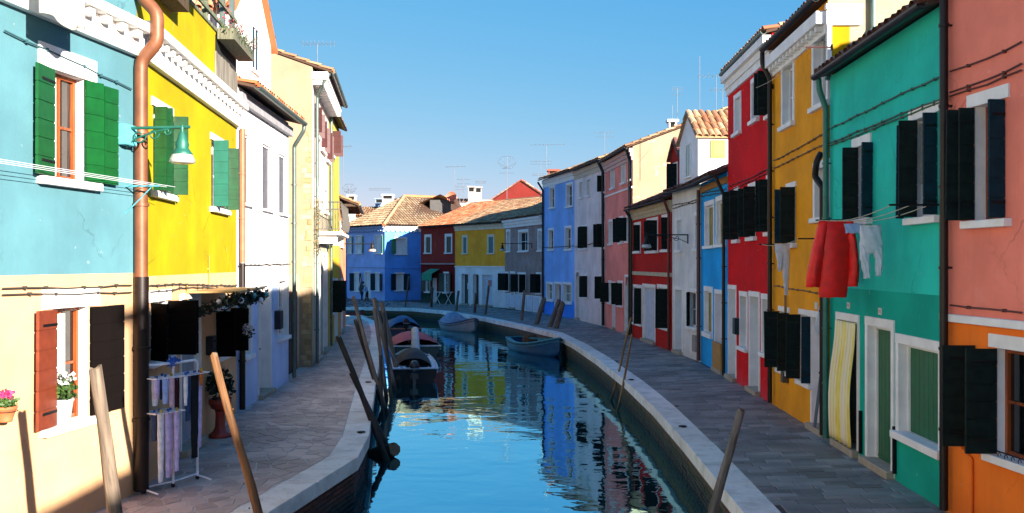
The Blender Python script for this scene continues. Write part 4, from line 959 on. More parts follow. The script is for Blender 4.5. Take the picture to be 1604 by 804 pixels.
tri_tiles(tb, eo[0], eo[1], [RA]); tri_tiles(tb, eo[1], eo[2], [RA, RB_])
tag(tb.build('roof_tiles', M_tile('dry_brown_tiles', '8a6a50', 'a98a68', 'bda684', '6e6a48'), rf), kind='stuff')
rb = MB(); rb.tube([eo[1], tuple(RA)], .14, 8); rb.tube([tuple(RA), tuple(RB_)], .14, 8); rb.build('ridge', TILE2, rf)
# dormer on the hip
mb = MB(); mb.box(-6.9, -5.2, 80.6, 83.2, 7.0, 8.3); d = mb.build('dormer', simple('grey_dormer', '4b4a4a', .8), root, inv)
mb = MB(); mb.add([(-7.8, 80.3, 8.0), (-6.0, 80.1, 8.75), (-4.9, 80.3, 8.2), (-7.8, 83.6, 8.0), (-6.0, 83.6, 8.8), (-4.9, 83.6, 8.2)], [(0, 1, 4, 3), (1, 2, 5, 4), (0, 3, 5, 2, 1)]); o = mb.build('dormer_roof', TILE, root, inv); o.modifiers.new('t', 'SOLIDIFY').thickness = .12
mb = MB(); mb.lathe([(.01, 0), (.25, .03), (.42, .12)], (0, 0, 0), 14); dd = mb.build('satellite_dish', simple('dish_orange', 'b8664e', .6), None, T(-5.05, 80.0, 8.55) @ Matrix.Rotation(rad(95), 4, 'X')); tag(dd, 'faded orange satellite dish on the dormer of the far hipped roof', 'satellite dish')

# ================================================================== BACKGROUND BEHIND THE FAR ROW
def block(name, label, x0, x1, y0, y1, ze, zr, wm, tm, axis='x', cat='house'):
    """a gabled volume; axis = direction the ridge runs"""
    r = empty(name, T(x0, y0, 0)); tag(r, label, cat); w, d = x1-x0, y1-y0; mb = MB()
    if axis == 'y':
        f = [(0, 0, 0), (w, 0, 0), (w, 0, ze), (w/2, 0, zr), (0, 0, ze)]; b = [(x, d, z) for x, _, z in f]
    else:
        f = [(0, 0, 0), (0, d, 0), (0, d, ze), (0, d/2, zr), (0, 0, ze)]; b = [(w, y, z) for _, y, z in f]
    mb.add(f+b, [(0, 1, 2, 3, 4), (9, 8, 7, 6, 5), (0, 5, 6, 1), (1, 6, 7, 2), (4, 9, 5, 0)] if axis == 'y' else [(4, 3, 2, 1, 0), (5, 6, 7, 8, 9), (0, 5, 9, 4), (1, 2, 7, 6)])
    mb.build('wall', wm, r, None)
    rb = MB(); sl = []
    if axis == 'y': sl = [((-.2, -.15, ze-.05), (0, 1, 0), (w/2+.2, 0, zr-ze+.05), d+.3), ((w+.2, -.15, ze-.05), (0, 1, 0), (-w/2-.2, 0, zr-ze+.05), d+.3)]
    else: sl = [((-.15, -.2, ze-.05), (1, 0, 0), (0, d/2+.2, zr-ze+.05), w+.3), ((-.15, d+.2, ze-.05), (1, 0, 0), (0, -d/2-.2, zr-ze+.05), w+.3)]
    for O, U, V, L in sl:
        O = Vector(O); U = Vector(U); V = Vector(V); rb.poly([O, O+U*L, O+U*L+V, O+V])
    o = rb.build('roof', simple('roof_boards', '4a3427', .9), r); o.modifiers.new('t', 'SOLIDIFY').thickness = .06
    tb = MB()
    for O, U, V, L in sl: tiles(tb, Vector(O)+Vector((0, 0, .04)), U, V, L, Vector(V).length, .24, .42)
    tag(tb.build('roof_tiles', tm, o), kind='stuff'); return r
RDW = plaster('maroon_wall', '6e231e', .12, seed=140)
b1 = block('maroon_house', 'maroon house with a steep orange tiled gable rising behind the mustard and brick houses', -2.5, 4.2, 86, 96, 8.1, 10.4, RDW, TILE4, 'y')
mb = MB(); mb.box(1.3, 2.6, -.06, -.001, 7.0, 8.0); mb.build('window', [GLASS], b1)
block('white_ridge_house', 'long white walled house whose roof ridge shows above the cobalt house', -13.2, -4.6, 96, 104, 9.2, 9.6, plaster('pinkish_wall', 'c9b6b4', .2, seed=141), TILE, 'x')
block('low_tile_house', 'low tiled roof far left beyond the orange house eave', -19.5, -12.2, 90, 97, 7.4, 8.4, OLDW, TILE, 'x')
block('white_parapet_house', 'white house at far left on the skyline beside the orange eave', -23, -16.5, 99, 106, 8.2, 8.8, WHITEW, TILE, 'x')
#block('right_back_house', 'cream walled roof peeping above the pink house gable', 8.0, 16, 42, 50, 9.6, 11, plaster('cream_back', 'cdbd9a', .2, seed=142), TILE, 'x')
#block('dormer_back_house', 'cream roof with pantiles behind the white dormer', 9.2, 18, 34.5, 44, 8.8, 10.6, plaster('cream_back', 'cdbd9a', .2, seed=142), TILE, 'x')
LB = House('pale_reflector_house', 'unseen pale cream house added on the left bank to bounce sunlight across', (-6.9, -10), (-5.76, 5.98), 8, 7.2, 'house', pitch=.3)  # unseen house, added so its sunlit front brightens the right bank
LB.front([plaster('pale_cream', 'd8d0c0', .2, seed=143)]); LB.roof(TILE)
# a low house of the right bank nearer than the frame edge: it shades the foot of the turquoise house
hh = House('unseen_cream_house', 'unseen cream house on the right bank nearer than the frame edge, shading the turquoise house', (5.63, 7.19), (6.04, -1.2), 8, 6.7, 'house', pitch=.3)
hh.front([plaster('cream_back', 'cdbd9a', .2, seed=142)]); hh.roof(TILE)
hh = House('unseen_quayside_store', 'low cream quayside store beyond the cream house, outside the frame', (6.04, -1.3), (6.4, -15), 6, 4.7, 'house', pitch=.3)
hh.front([plaster('cream_back', 'cdbd9a', .2, seed=142)]); hh.roof(TILE)

def chimney(label, x, y, zb, zt, w, wm, trim=None):
    r = empty('chimney', T(x, y, 0)); tag(r, label, 'chimney'); mb = MB()
    mb.box(-w/2, w/2, -w/2, w/2, zb, zt-.45, 0, .01); 
    if trim: mb.box(-w/2-.03, w/2+.03, -w/2-.03, w/2+.03, zb, zb+.5, 1)
    for sx in (-1, 1):
        for sy in (-1, 1): mb.box(sx*w/2-.06*(sx > 0), sx*w/2+.06*(sx < 0), sy*w/2-.06*(sy > 0), sy*w/2+.06*(sy < 0), zt-.45, zt-.12)
    mb.box(-w/2+.08, w/2-.08, -w/2+.08, w/2-.08, zt-.45, zt-.13, 2); mb.box(-w/2-.08, w/2+.08, -w/2-.08, w/2+.08, zt-.12, zt, 0, .01)
    mb.build('stack', [wm, trim or wm, DARK], r); return r
CHW = plaster('chimney_plaster', 'a4a09c', .2, seed=150)
def P2(px, z): return (px-CX)/FPX*z
def ZZ(py, z): return EYE+(HY-py)*z/FPX
chimney('left one of the twin white chimneys over the mustard house roof', P2(738.5, 78), 78, 5, ZZ(292, 78), .52, CHW, FB)
chimney('right one of the twin white chimneys over the mustard house roof', P2(749.5, 78), 78, 5, ZZ(293, 78), .52, CHW, FB)
chimney('short orange tiled chimney right of the twin white ones', P2(763, 77), 77, 5, ZZ(314, 77), .9, OLDW, TILE4)
chimney('squat pink chimney with terracotta cap on the far left skyline', P2(608, 92), 92, 6, ZZ(305, 92), 1.0, WHITEW, TILE4)
chimney('small grey blue chimney left of the squat pink one', P2(596, 95), 95, 6, ZZ(311, 95), .9, simple('grey_blue_wall', '7d93b0', .8))
chimney('little brick chimney on the light blue house eave', P2(867, 56), 56, 8, ZZ(266, 56), .6, simple('brick_chimney', '8a4a3c', .9))
chimney('small white chimney on the pink house ridge', P2(1053, 43), 43, 8.5, ZZ(188, 43), .35, WHITEW)
chimney('tiny white chimney far left above the orange eave', P2(551, 90), 90, 6, ZZ(306, 90), .7, WHITEW)
AN = simple('antenna_metal', '6a7078', .5, .6); AN2 = simple('antenna_pale', 'a8adb0', .5, .4)
def antenna(label, px, yt, yb, z, kind=0, span=1.0):
    x = P2(px, z); r = empty('tv_antenna', T(x, z, ZZ(yb, z))); tag(r, label, 'antenna', 'television antennas on the roofs'); H_ = ZZ(yt, z)-ZZ(yb, z)
    k = max(.6, z/62); mb = MB(); mb.tube([(0, 0, -1.2), (0, 0, H_)], .018*k, 6); mb.build('mast', AN2 if kind == 2 else AN, r)
    a = MB(); rr = .010*k
    if kind in (0, 2):
        a.tube([(-span*.5, 0, H_*.97), (span*.6, .1, H_*.99)], rr, 5)
        for i in range(9): x_ = -span*.5+span*1.1*i/8; l = .28-.02*i; a.tube([(x_, -l, H_*.98), (x_, l, H_*.98)], rr*.8, 4); a.tube([(x_, 0, H_*.98-.1), (x_, 0, H_*.98+.1)], rr*.8, 4)
    if kind == 1:
        for q in (.97, .82): a.tube([(-span*.5, 0, H_*q), (span*.5, 0, H_*q)], rr, 5)
        for i in range(5): a.tube([(-span*.4+i*span*.2, 0, H_*.97-.12), (-span*.4+i*span*.2, 0, H_*.97+.12)], rr, 4)
    if kind == 3:
        for i in range(6):
            t = i*1.05; a.tube([(0, 0, H_*.8), (.5*span*math.cos(t), .1, H_*.9+.35*span*math.sin(t))], rr, 4)
            a.tube([(.5*span*math.cos(t), .1, H_*.9+.35*span*math.sin(t)), (.5*span*math.cos(t+1.05), .1, H_*.9+.35*span*math.sin(t+1.05))], rr, 4)
        a.tube([(-.4*span, 0, H_*.7), (.4*span, 0, H_*.7)], rr, 4)
    a.build('dipoles', AN2 if kind == 2 else AN, r)
for q in (('tall antenna on the skyline between the white dormer and the pink gable', 1061, 138, 196, 40, 1, .5), ('very tall bare mast just behind the white dormer', 1096, 88, 190, 40, 5), ('antenna with long boom nearest the crimson house', 1122, 118, 180, 36, 0, 1.3),
          ('second boom antenna low beside the crimson house eave', 1132, 140, 180, 38, 0, .9), ('antenna standing above the pinkish white house', 947, 207, 250, 62, 1, 1.2), ('tangled grid antenna over the maroon gable', 794, 246, 330, 80, 3, 1.6),
          ('tall antenna over the light blue house', 856, 226, 270, 62, 0, 2.0), ('antenna left of the one over the light blue house', 847, 252, 282, 64, 1, 1.4), ('thin antenna between the twin chimneys and the orange dish', 726, 280, 325, 85, 1, 1.2),
          ('faint antenna far above the cobalt house roof', 712, 260, 320, 95, 0, 1.8), ('low antenna left over the white ridge wall', 595, 295, 312, 95, 1, 2.2), ('antenna on the far left skyline', 547, 293, 315, 95, 3, 1.4),
          ('antenna rising behind the orange quay corner house', 538, 228, 300, 48, 0, .7), ('small antenna just right of the twin chimneys', 753, 284, 300, 80, 1, .9), ('antenna on the beige house ridge', 497, 68, 100, 30, 0, .9),
          ('short mast by the right end of the maroon roof', 843, 272, 290, 90, 1, 1.2), ('thin antenna in front of the short mast', 720, 292, 320, 90, 1, 1.0), ('mast seen left of the tall antenna by the pink gable', 1053, 165, 190, 44, 5)): antenna(*q)

# ================================================================== WATER, GROUND, QUAYS, PAVEMENTS
WL = -.72
s = NT('canal_water')
for n_ in list(s.t.nodes):
    if n_.type == 'BSDF_PRINCIPLED': s.t.nodes.remove(n_)
out = [n_ for n_ in s.t.nodes if n_.type == 'OUTPUT_MATERIAL'][0]
geo = s.n('NewGeometry')
def wn(sc, det, stx, sty, dist=0):
    mp = s.n('Mapping'); mp.inputs['Scale'].default_value = (stx, sty, 1); s.l(geo.outputs['Position'], mp.inputs[0])
    n = s.n('TexNoise'); n.inputs['Scale'].default_value = sc; n.inputs['Detail'].default_value = det; n.inputs['Distortion'].default_value = dist; s.l(mp.outputs[0], n.inputs['Vector']); return n.outputs[0]
hgt = s.math('ADD', s.math('MULTIPLY', wn(.55, 1.5, 1, 1.25, .6), 1.0), s.math('ADD', s.math('MULTIPLY', wn(1.9, 2, 1, 1.2, .4), .28), s.math('MULTIPLY', wn(7, 2, 1, 1.4), .028)))
bp = s.n('Bump'); bp.inputs['Strength'].default_value = 1.0; bp.inputs['Distance'].default_value = .016; s.l(hgt, bp.inputs['Height'])
gl_ = s.n('BsdfGlossy'); gl_.inputs['Roughness'].default_value = .012; gl_.inputs['Color'].default_value = (.46, .89, 1, 1); s.l(bp.outputs[0], gl_.inputs['Normal'])
df = s.n('BsdfDiffuse'); df.inputs['Color'].default_value = (.004, .02, .03, 1)
fr = s.n('Fresnel'); fr.inputs['IOR'].default_value = 2.1; s.l(bp.outputs[0], fr.inputs['Normal'])
fm = s.math('MINIMUM', s.math('ADD', s.math('MULTIPLY', fr.outputs[0], 1.2), .34), 1.0)
mx = s.n('MixShader'); s.l(fm, mx.inputs[0]); s.l(df.outputs[0], mx.inputs[1]); s.l(gl_.outputs[0], mx.inputs[2]); s.l(mx.outputs[0], out.inputs[0])
WATER = s.m
mb = MB(); mb.quad((-900, -300, WL), (900, -300, WL), (900, 1500, WL), (-900, 1500, WL)); tag(mb.build('canal_water', WATER), 'calm rippled canal water', kind='structure')

KR = [(2.40, 2), (2.60, 6), (2.78, 11.5), (2.9, 16), (2.95, 20), (2.88, 24.3), (2.65, 30), (2.3, 35.4), (1.75, 41), (.23, 46.5), (-1.53, 52.3), (-4.5, 60), (-6.6, 63.2), (-10, 64.6), (-24, 66)]
WR = [(5.9, 2), (5.7, 6), (5.24, 11.6), (5.38, 16.2), (5.54, 20.4), (5.66, 25.1), (5.55, 31), (4.95, 38.5), (4.4, 45), (3.4, 51), (1.86, 57), (-3.2, 68), (-6.8, 72.5), (-11, 77), (-24, 94)]
KL = [(-3.75, 2), (-3.4, 8.2), (-2.93, 11.5), (-2.38, 14.8), (-2.48, 16.6), (-3.34, 23.4), (-4.0, 29), (-4.86, 35.9), (-5.7, 42), (-6.9, 49), (-8.3, 53.5), (-11, 55.5), (-24, 57)]
WLF = [(-6.3, 2), (-5.47, 8.2), (-5.0, 11.8), (-5.1, 14.8), (-5.3, 16.8), (-5.67, 23.4), (-5.95, 29), (-6.7, 35.9), (-7.4, 42), (-7.95, 46), (-8.4, 46.3), (-12, 47), (-24, 48)]
KW = .46
def offs(pl, d):
    out = []
    for i, p in enumerate(pl):
        a = Vector(pl[max(i-1, 0)]); b = Vector(pl[min(i+1, len(pl)-1)]); t = (b-a).normalized(); out.append(Vector(p)+Vector((t.y, -t.x))*d)
    return out
KRi = offs(KR, KW); KLi = offs(KL, -KW)
def land(name, pts, mat, z):
    mb = MB(); mb.poly([(p[0], p[1], z) for p in pts]); return mb.build(name, mat)
tag(land('ground_right_bank', [tuple(p) for p in KRi]+[(-500, 90), (-500, 1400), (800, 1400), (800, -200), (3, -200)], MORTAR_R, -.010), 'ground of the right bank', kind='structure')
tag(land('ground_left_bank', [tuple(p) for p in KLi]+[(-500, 60), (-500, -200), (-4.4, -200)], MORTAR_L, -.006), 'ground of the left bank', kind='structure')

class Line:
    def __init__(s, pts):
        s.p = [Vector(p) for p in pts]; s.c = [0]
        for i in range(1, len(s.p)): s.c.append(s.c[-1]+(s.p[i]-s.p[i-1]).length)
        s.L = s.c[-1]
    def t(s, a):
        a = min(max(a, 0), s.L-1e-4); i = 0
        while s.c[i+1] < a: i += 1
        return i, (a-s.c[i])/(s.c[i+1]-s.c[i])
    def at(s, a): i, f = s.t(a); return s.p[i].lerp(s.p[i+1], f)
def quay(name, label, K, side, nbrick_to, kmat):
    ln = Line(K); root = empty(name, T(0, 0, 0)); tag(root, label, kind='structure')
    mb = MB(); w = offs(K, .10*side); w2 = offs(K, .45*side)   # wall core set back behind the coping
    for i in range(len(K)-1):
        a, b = w[i], w[i+1]; c, d = w2[i], w2[i+1]
        mb.add([(a.x, a.y, -2), (b.x, b.y, -2), (b.x, b.y, -.2), (a.x, a.y, -.2), (c.x, c.y, -2), (d.x, d.y, -2), (d.x, d.y, -.2), (c.x, c.y, -.2)], [(0, 1, 2, 3), (3, 2, 6, 7), (4, 7, 6, 5)])
    mb.build('quay_wall', ALGAE, root)
    # coping stones, each one a block
    i = 0; a = 0.0
    cuts = []
    for j in range(len(K)-1):
        L = ln.c[j+1]-ln.c[j]; n = max(1, round(L/1.35))
        for q in range(n): cuts.append((ln.c[j]+L*q/n, ln.c[j]+L*(q+1)/n, j))
    inn = offs(K, KW*side); outr = offs(K, -.0*side)
    for a0, a1, j in cuts:
        L = ln.c[j+1]-ln.c[j]; f0 = (a0-ln.c[j])/L; f1 = (a1-ln.c[j])/L; g = .009/L
        if f0 > 0: f0 += g
        if f1 < 1: f1 -= g
        P = [outr[j].lerp(outr[j+1], f0), outr[j].lerp(outr[j+1], f1), inn[j].lerp(inn[j+1], f1), inn[j].lerp(inn[j+1], f0)]
        cc = sum(P, Vector((0, 0)))/4; zt = R.uniform(-.003, .004); mb = MB(); Q = [p-cc for p in P]
        rings = [(1.0, -.20), (1.0, -.05), (1.0, -.018), (.965, zt)]
        vs = []
        for k, z in rings: vs += [((p.x)*k if k == 1 else p.x-(p.normalized().x)*.02, p.y*k if k == 1 else p.y-(p.normalized().y)*.02, z) for p in Q]
        fs = [(3, 2, 1, 0), (12, 13, 14, 15)]+[(r*4+i_, r*4+(i_+1) % 4, r*4+4+(i_+1) % 4, r*4+4+i_) for r in range(3) for i_ in range(4)]
        mb.add(vs, fs); mb.build('coping_stone', kmat, root, T(cc.x, cc.y, 0))
    # bricks under the coping: singly while they show, one joined mesh beyond
    bm_ = [tile for tile in range(3)]; bl = [MB() for _ in range(3)]; me = []
    for k in range(3):
        b_ = MB(); b_.box(.006, .244, -.0, .12, .004, .066-.003*k, 0, .006); me.append(b_.mesh('brick', BRICK))
    far = MB(); cnt = 0; wl = Line([tuple(p) for p in w])
    for row in range(8):
        z = -.27-row*.073; a = (row % 2)*.125
        while a < wl.L-.3 and a < 45:
            i_, f = wl.t(a+.125); p = wl.p[i_].lerp(wl.p[i_+1], f); t = (wl.p[i_+1]-wl.p[i_]).normalized(); n = Vector((t.y, -t.x))*side
            off = -.02-R.uniform(0, .012)
            if nbrick_to[0] < p.y < nbrick_to[1] and cnt < 290:
                X = t if side > 0 else t; M = Matrix(((t.x, n.x, 0, p.x+n.x*off-t.x*.125), (t.y, n.y, 0, p.y+n.y*off-t.y*.125), (0, 0, 1, z), (0, 0, 0, 1)))
                link('brick', me[cnt % 3], root, M); cnt += 1
            elif p.y > 6:
                q0 = p-t*.119+n*off; q1 = p+t*.119+n*off; q2 = q1+n*.05; q3 = q0+n*.05
                vs = [(v.x, v.y, zz) for zz in (z+.004, z+.066) for v in (q0, q1, q2, q3)]
                far.add(vs, [(4, 5, 6, 7), (0, 1, 5, 4), (1, 2, 6, 5), (3, 0, 4, 7)])
            a += .25
    tag(far.build('brick_courses', BRICK if side < 0 else ALGAE, root), kind='stuff')
    return root
quay('quay_right', 'right canal wall of algae stained brick under pale coping stones', KR, 1, (7, 13), ISTRIA)
quay('quay_left', 'left canal wall of dark brick under pale coping stones', KL, -1, (9.5, 15.5), ISTRIA)

class Strip:
    """maps (a along, b across 0..1) between the coping and the house fronts"""
    def __init__(s, A, B):
        s.A = [Vector(p) for p in A]; s.B = [Vector(p) for p in B]; mid = [(s.A[i]+s.B[i])/2 for i in range(len(A))]; s.l = Line([tuple(m) for m in mid])
    def P(s, a, b): i, f = s.l.t(a); return s.A[i].lerp(s.A[i+1], f).lerp(s.B[i].lerp(s.B[i+1], f), b)
    def w(s, a): return (s.P(a, 0)-s.P(a, 1)).length
def emit(polys, root, mat, name, zt=0.0, lim=300, sc=.012):
    polys.sort(key=lambda P: sum(p.y for p in P)/len(P)); near = [P for P in polys if sum(p.y for p in P)/len(P) > VIS]
    rest = [P for P in polys if sum(p.y for p in P)/len(P) <= VIS]+near[lim:]
    def geo_(P):
        c = sum(P, Vector((0, 0)))/len(P); n = len(P); z = zt+R.uniform(-.003, .005); tx, ty = R.uniform(-.008, .008), R.uniform(-.008, .008); vs = []
        for k, zz in ((0, -.03), (0, z-.006), (.010, z)):
            for p in P:
                d = p-c; q = d-d.normalized()*k; vs.append((q.x, q.y, zz+(q.x*tx+q.y*ty if zz > -.02 else 0)))
        fs = [tuple(range(2*n, 3*n))]+[(r*n+i, r*n+(i+1) % n, (r+1)*n+(i+1) % n, (r+1)*n+i) for r in range(2) for i in range(n)]
        return c, vs, fs
    for P in near[:lim]:
        c, vs, fs = geo_(P); mb = MB(); mb.add(vs, fs); mb.build(name, mat, root, T(c.x, c.y, 0))
    mb = MB()
    for P in rest: c, vs, fs = geo_(P); mb.add([(x+c.x, y+c.y, z) for x, y, z in vs], fs)
    tag(mb.build('far_'+name+'s', mat, root), kind='stuff')
VIS = 9.0
# right: long slabs laid across in courses
st = Strip([tuple(p) for p in KRi], WR); pr = empty('pavement_right', T(0, 0, 0)); tag(pr, 'dark trachyte slab pavement of the right bank', kind='structure')
P_ = []; a = .0
while a < st.l.L-14:
    h_ = R.uniform(.17, .26); w = st.w(a); b = -R.uniform(0, .3)/w
    while b < 1:
        b2 = b+R.uniform(.32, .62)/w
        c0, c1 = max(b, 0)+.006/w, min(b2, 1.02)-.006/w
        if c1-c0 > .04: P_.append([st.P(a+.007, c0), st.P(a+.007, c1), st.P(a+h_-.007, c1), st.P(a+h_-.007, c0)])
        b = b2
    a += h_
emit(P_, pr, PAV_R, 'paving_slab')
# left: crazy paving, cells clipped from a jittered grid
st = Strip([tuple(p) for p in KLi], WLF); pl_ = empty('pavement_left', T(0, 0, 0)); tag(pl_, 'irregular crazy paving of the left bank', kind='structure')
def clip_poly(P, m, n):
    o = []
    for i in range(len(P)):
        a, b = P[i], P[(i+1) % len(P)]; da, db = (a-m).dot(n), (b-m).dot(n)
        if da <= 0: o.append(a)
        if (da < 0 < db) or (db < 0 < da): o.append(a.lerp(b, da/(da-db)))
    return o
gx, gy = .34, .28; NB = 10; WM = 2.35; pts = {}
na = int(34/gx)
for i in range(-1, na+1):
    for j in range(-1, NB+1): pts[i, j] = Vector(((i+.5+R.uniform(-.42, .42)+(.5 if j % 2 else 0))*gx, (j+.5+R.uniform(-.38, .38))*WM/NB))
P_ = []
for (i, j), p in pts.items():
    if i < 0 or j < 0 or i >= na or j >= NB: continue
    cell = [p+Vector((x, y)) for x, y in ((-.8, -.8), (.8, -.8), (.8, .8), (-.8, .8))]
    for di in (-2, -1, 0, 1, 2):
        for dj in (-2, -1, 0, 1, 2):
            q = pts.get((i+di, j+dj))
            if q is None or (di == 0 and dj == 0): continue
            d = (q-p).normalized(); cell = clip_poly(cell, (p+q)/2-d*.013, d)
    cell = clip_poly(cell, Vector((0, .008)), Vector((0, -1))); cell = clip_poly(cell, Vector((0, WM)), Vector((0, 1)))
    if len(cell) > 2: P_.append([st.P(c.x+5.0, c.y/WM) for c in cell])
VIS = 9.4
emit(P_, pl_, PAV_L, 'paving_stone')
# far end of the left bank: plain courses
P_ = []; a = 39.1
while a < 56:
    b = -R.uniform(0, .15)
    while b < 1:
        b2 = b+R.uniform(.16, .3); c0, c1 = max(b, 0)+.004, min(b2, 1)-.004
        if c1-c0 > .03: P_.append([st.P(a+.01, c1), st.P(a+.01, c0), st.P(a+.33, c0), st.P(a+.33, c1)])
        b = b2
    a += .34
mb = MB()
for P in P_: mb.prism([tuple(p) for p in P], -.03, R.uniform(-.004, .004))
tag(mb.build('far_courses', PAV_L, pl_), kind='stuff')

# ================================================================== MOORING POLES
def pole(label, top, bot, r, mat=POLE, cat='mooring pole', group='mooring poles standing in the canal', tip=None, knots=True):
    A = Vector(bot); B = Vector(top); L = (B-A).length; ext = A+(A-B)/L*.8 if A.z > -1.2 else A
    q = (B-ext).to_track_quat('Z', 'X').to_matrix().to_4x4(); L = (B-ext).length; mb = MB(); n = 9; bx, by = R.uniform(-.05, .05), R.uniform(-.05, .05)
    seg = 9; vs = []; 
    for i in range(n+1):
        t = i/n; rr = r*(1.08-.18*t)
        for k in range(seg):
            an = 2*math.pi*k/seg; q_ = rr*(1+R.uniform(-.05, .05)+(.06*math.sin(an*2+t*5)))
            vs.append((q_*math.cos(an)+bx*math.sin(t*5), q_*math.sin(an)+by*math.sin(t*4), t*L+(R.uniform(-.035, .035) if i == n else 0)))
    mb.add(vs, [(i*seg+k, i*seg+(k+1) % seg, (i+1)*seg+(k+1) % seg, (i+1)*seg+k) for i in range(n) for k in range(seg)], 0, True)
    mb.add(vs[-seg:], [tuple(range(seg))], 1)
    if knots:
        for k in range(3): z = R.uniform(.3, .9)*L; an = R.uniform(0, 6.28); mb.ball((r*.9*math.cos(an), r*.9*math.sin(an), z), r*.22, 0, 6)
    o = mb.build('mooring_pole', [mat, simple('cut_wood', '6d5b48', .9, var=.2)], None, T(*ext) @ q); tag(o, label, cat, group); return o
def pp(label, t, zt, b, zb, r, mat=POLE, **k): return pole(label, P3(t[0], t[1], zt), P3(b[0], b[1], zb), r, mat, **k)
pw = lambda py: (EYE-WL)*FPX/(py-HY)    # distance of the water surface seen at photo row py
p1 = pp('thick weathered mooring pole in front of the brown shuttered window, nearest at the left', (148, 573), 8.1, (180, 804), 8.1, .062)
pp('mooring pole crossing in front of the drying rack and paving, second from the left', (340, 555), 9.8, (399, 804), 9.8, .045, M_wood('honey_pole', '8f6238', '4f3420', .8))
pp('grey mooring pole leaning at the bottom right before the pavement', (1158, 641), 10.5, (1119, 804), 10.5, .05, M_wood('grey_pole', '76706a', '3f3a36', .85))
mb = MB()
for k in range(3): mb.tube([(math.cos(t)*.075, math.sin(t)*.075, k*.02+.005*t) for t in [i*.5 for i in range(14)]], .007, 5)
q = p1.matrix_local; tag(mb.build('mooring_rope', ROPE, None, q @ T(0, 0, 1.75)), 'pale rope wound round the nearest left mooring pole', 'rope')
D_ = dict(mat=POLED)
for lab, t, zt, b, r in (('long dark pole leaning over the quay corner, longest of the near left cluster', (531, 529), 18.6, (605, 722), .06), ('shorter dark pole beside the long one at the quay corner', (551, 584), 19.2, (612, 715), .055),
        ('pole with a grey top leaning over the coping behind the corner pair', (557, 502), 25, (600, 640), .055), ('pole left of the bundle with a sunlit pale tip', (552, 464), 25.5, (607, 648), .055),
        ('thick pink tipped pole at the left of the far bundle', (587, 468), 30, (617, 612), .08), ('second pink tipped pole at the right of the far bundle', (597, 474), 31, (627, 603), .08),
        ('dark pole just in front of the pink tipped pair', (587, 486), 28, (605, 626), .06), ('short dark stub pole beside the near moored motorboat', (594, 557), 24, (603, 655), .045), ('thin pole close to the bow of the near motorboat', (601, 490), 29, (613, 630), .05)):
    pp(lab, t, zt, b, pw(b[1]), r, POLED if 'pink' not in lab and 'pale' not in lab else POLE)
for lab, t, zt, b, r, m_ in (('left one of two crossed bamboo canes on the right quay', (990, 500), 27.5, (955, 628), .03, 1), ('right one of two crossed bamboo canes on the right quay', (991, 525), 25.5, (966, 645), .03, 1),
        ('slim pole standing left of the teal rowing boat', (822, 455), 50.5, (815, 524), .08, 0), ('leaning pole behind the teal rowing boat stern', (852, 468), 48, (833, 533), .13, 0), ('thick leaning pole behind the teal boat', (877, 470), 45.5, (850, 538), .11, 0), ('thick pole nearest the teal boat bow', (882, 474), 44.5, (862, 540), .13, 0),
        ('thin pole standing before the mustard house first door', (719, 456), 60, (712, 505), .09, 0), ('thin pole before the mustard house middle door', (746, 460), 57, (741, 508), .09, 0), ('thin pole before the mustard house right door', (766, 448), 55, (757, 512), .07, 0),
        ('thin pole before the oxblood house door', (677, 450), 63, (676, 496), .09, 0), ('bent dark pole before the cobalt house front', (641, 434), 64, (632, 496), .06, 0)):
    pp(lab, t, zt, b, pw(b[1]), r, M_wood('bamboo_cane', 'a07a3e', '5f4420', .7) if m_ else POLE)
o = pole('short mossy log stub lying at the foot of the corner poles', P3(616, 706, 18.3), P3(592, 712, 18.6), .15, M_wood('mossy_log', '3f3a1c', '15120a', .9), 'log', None)

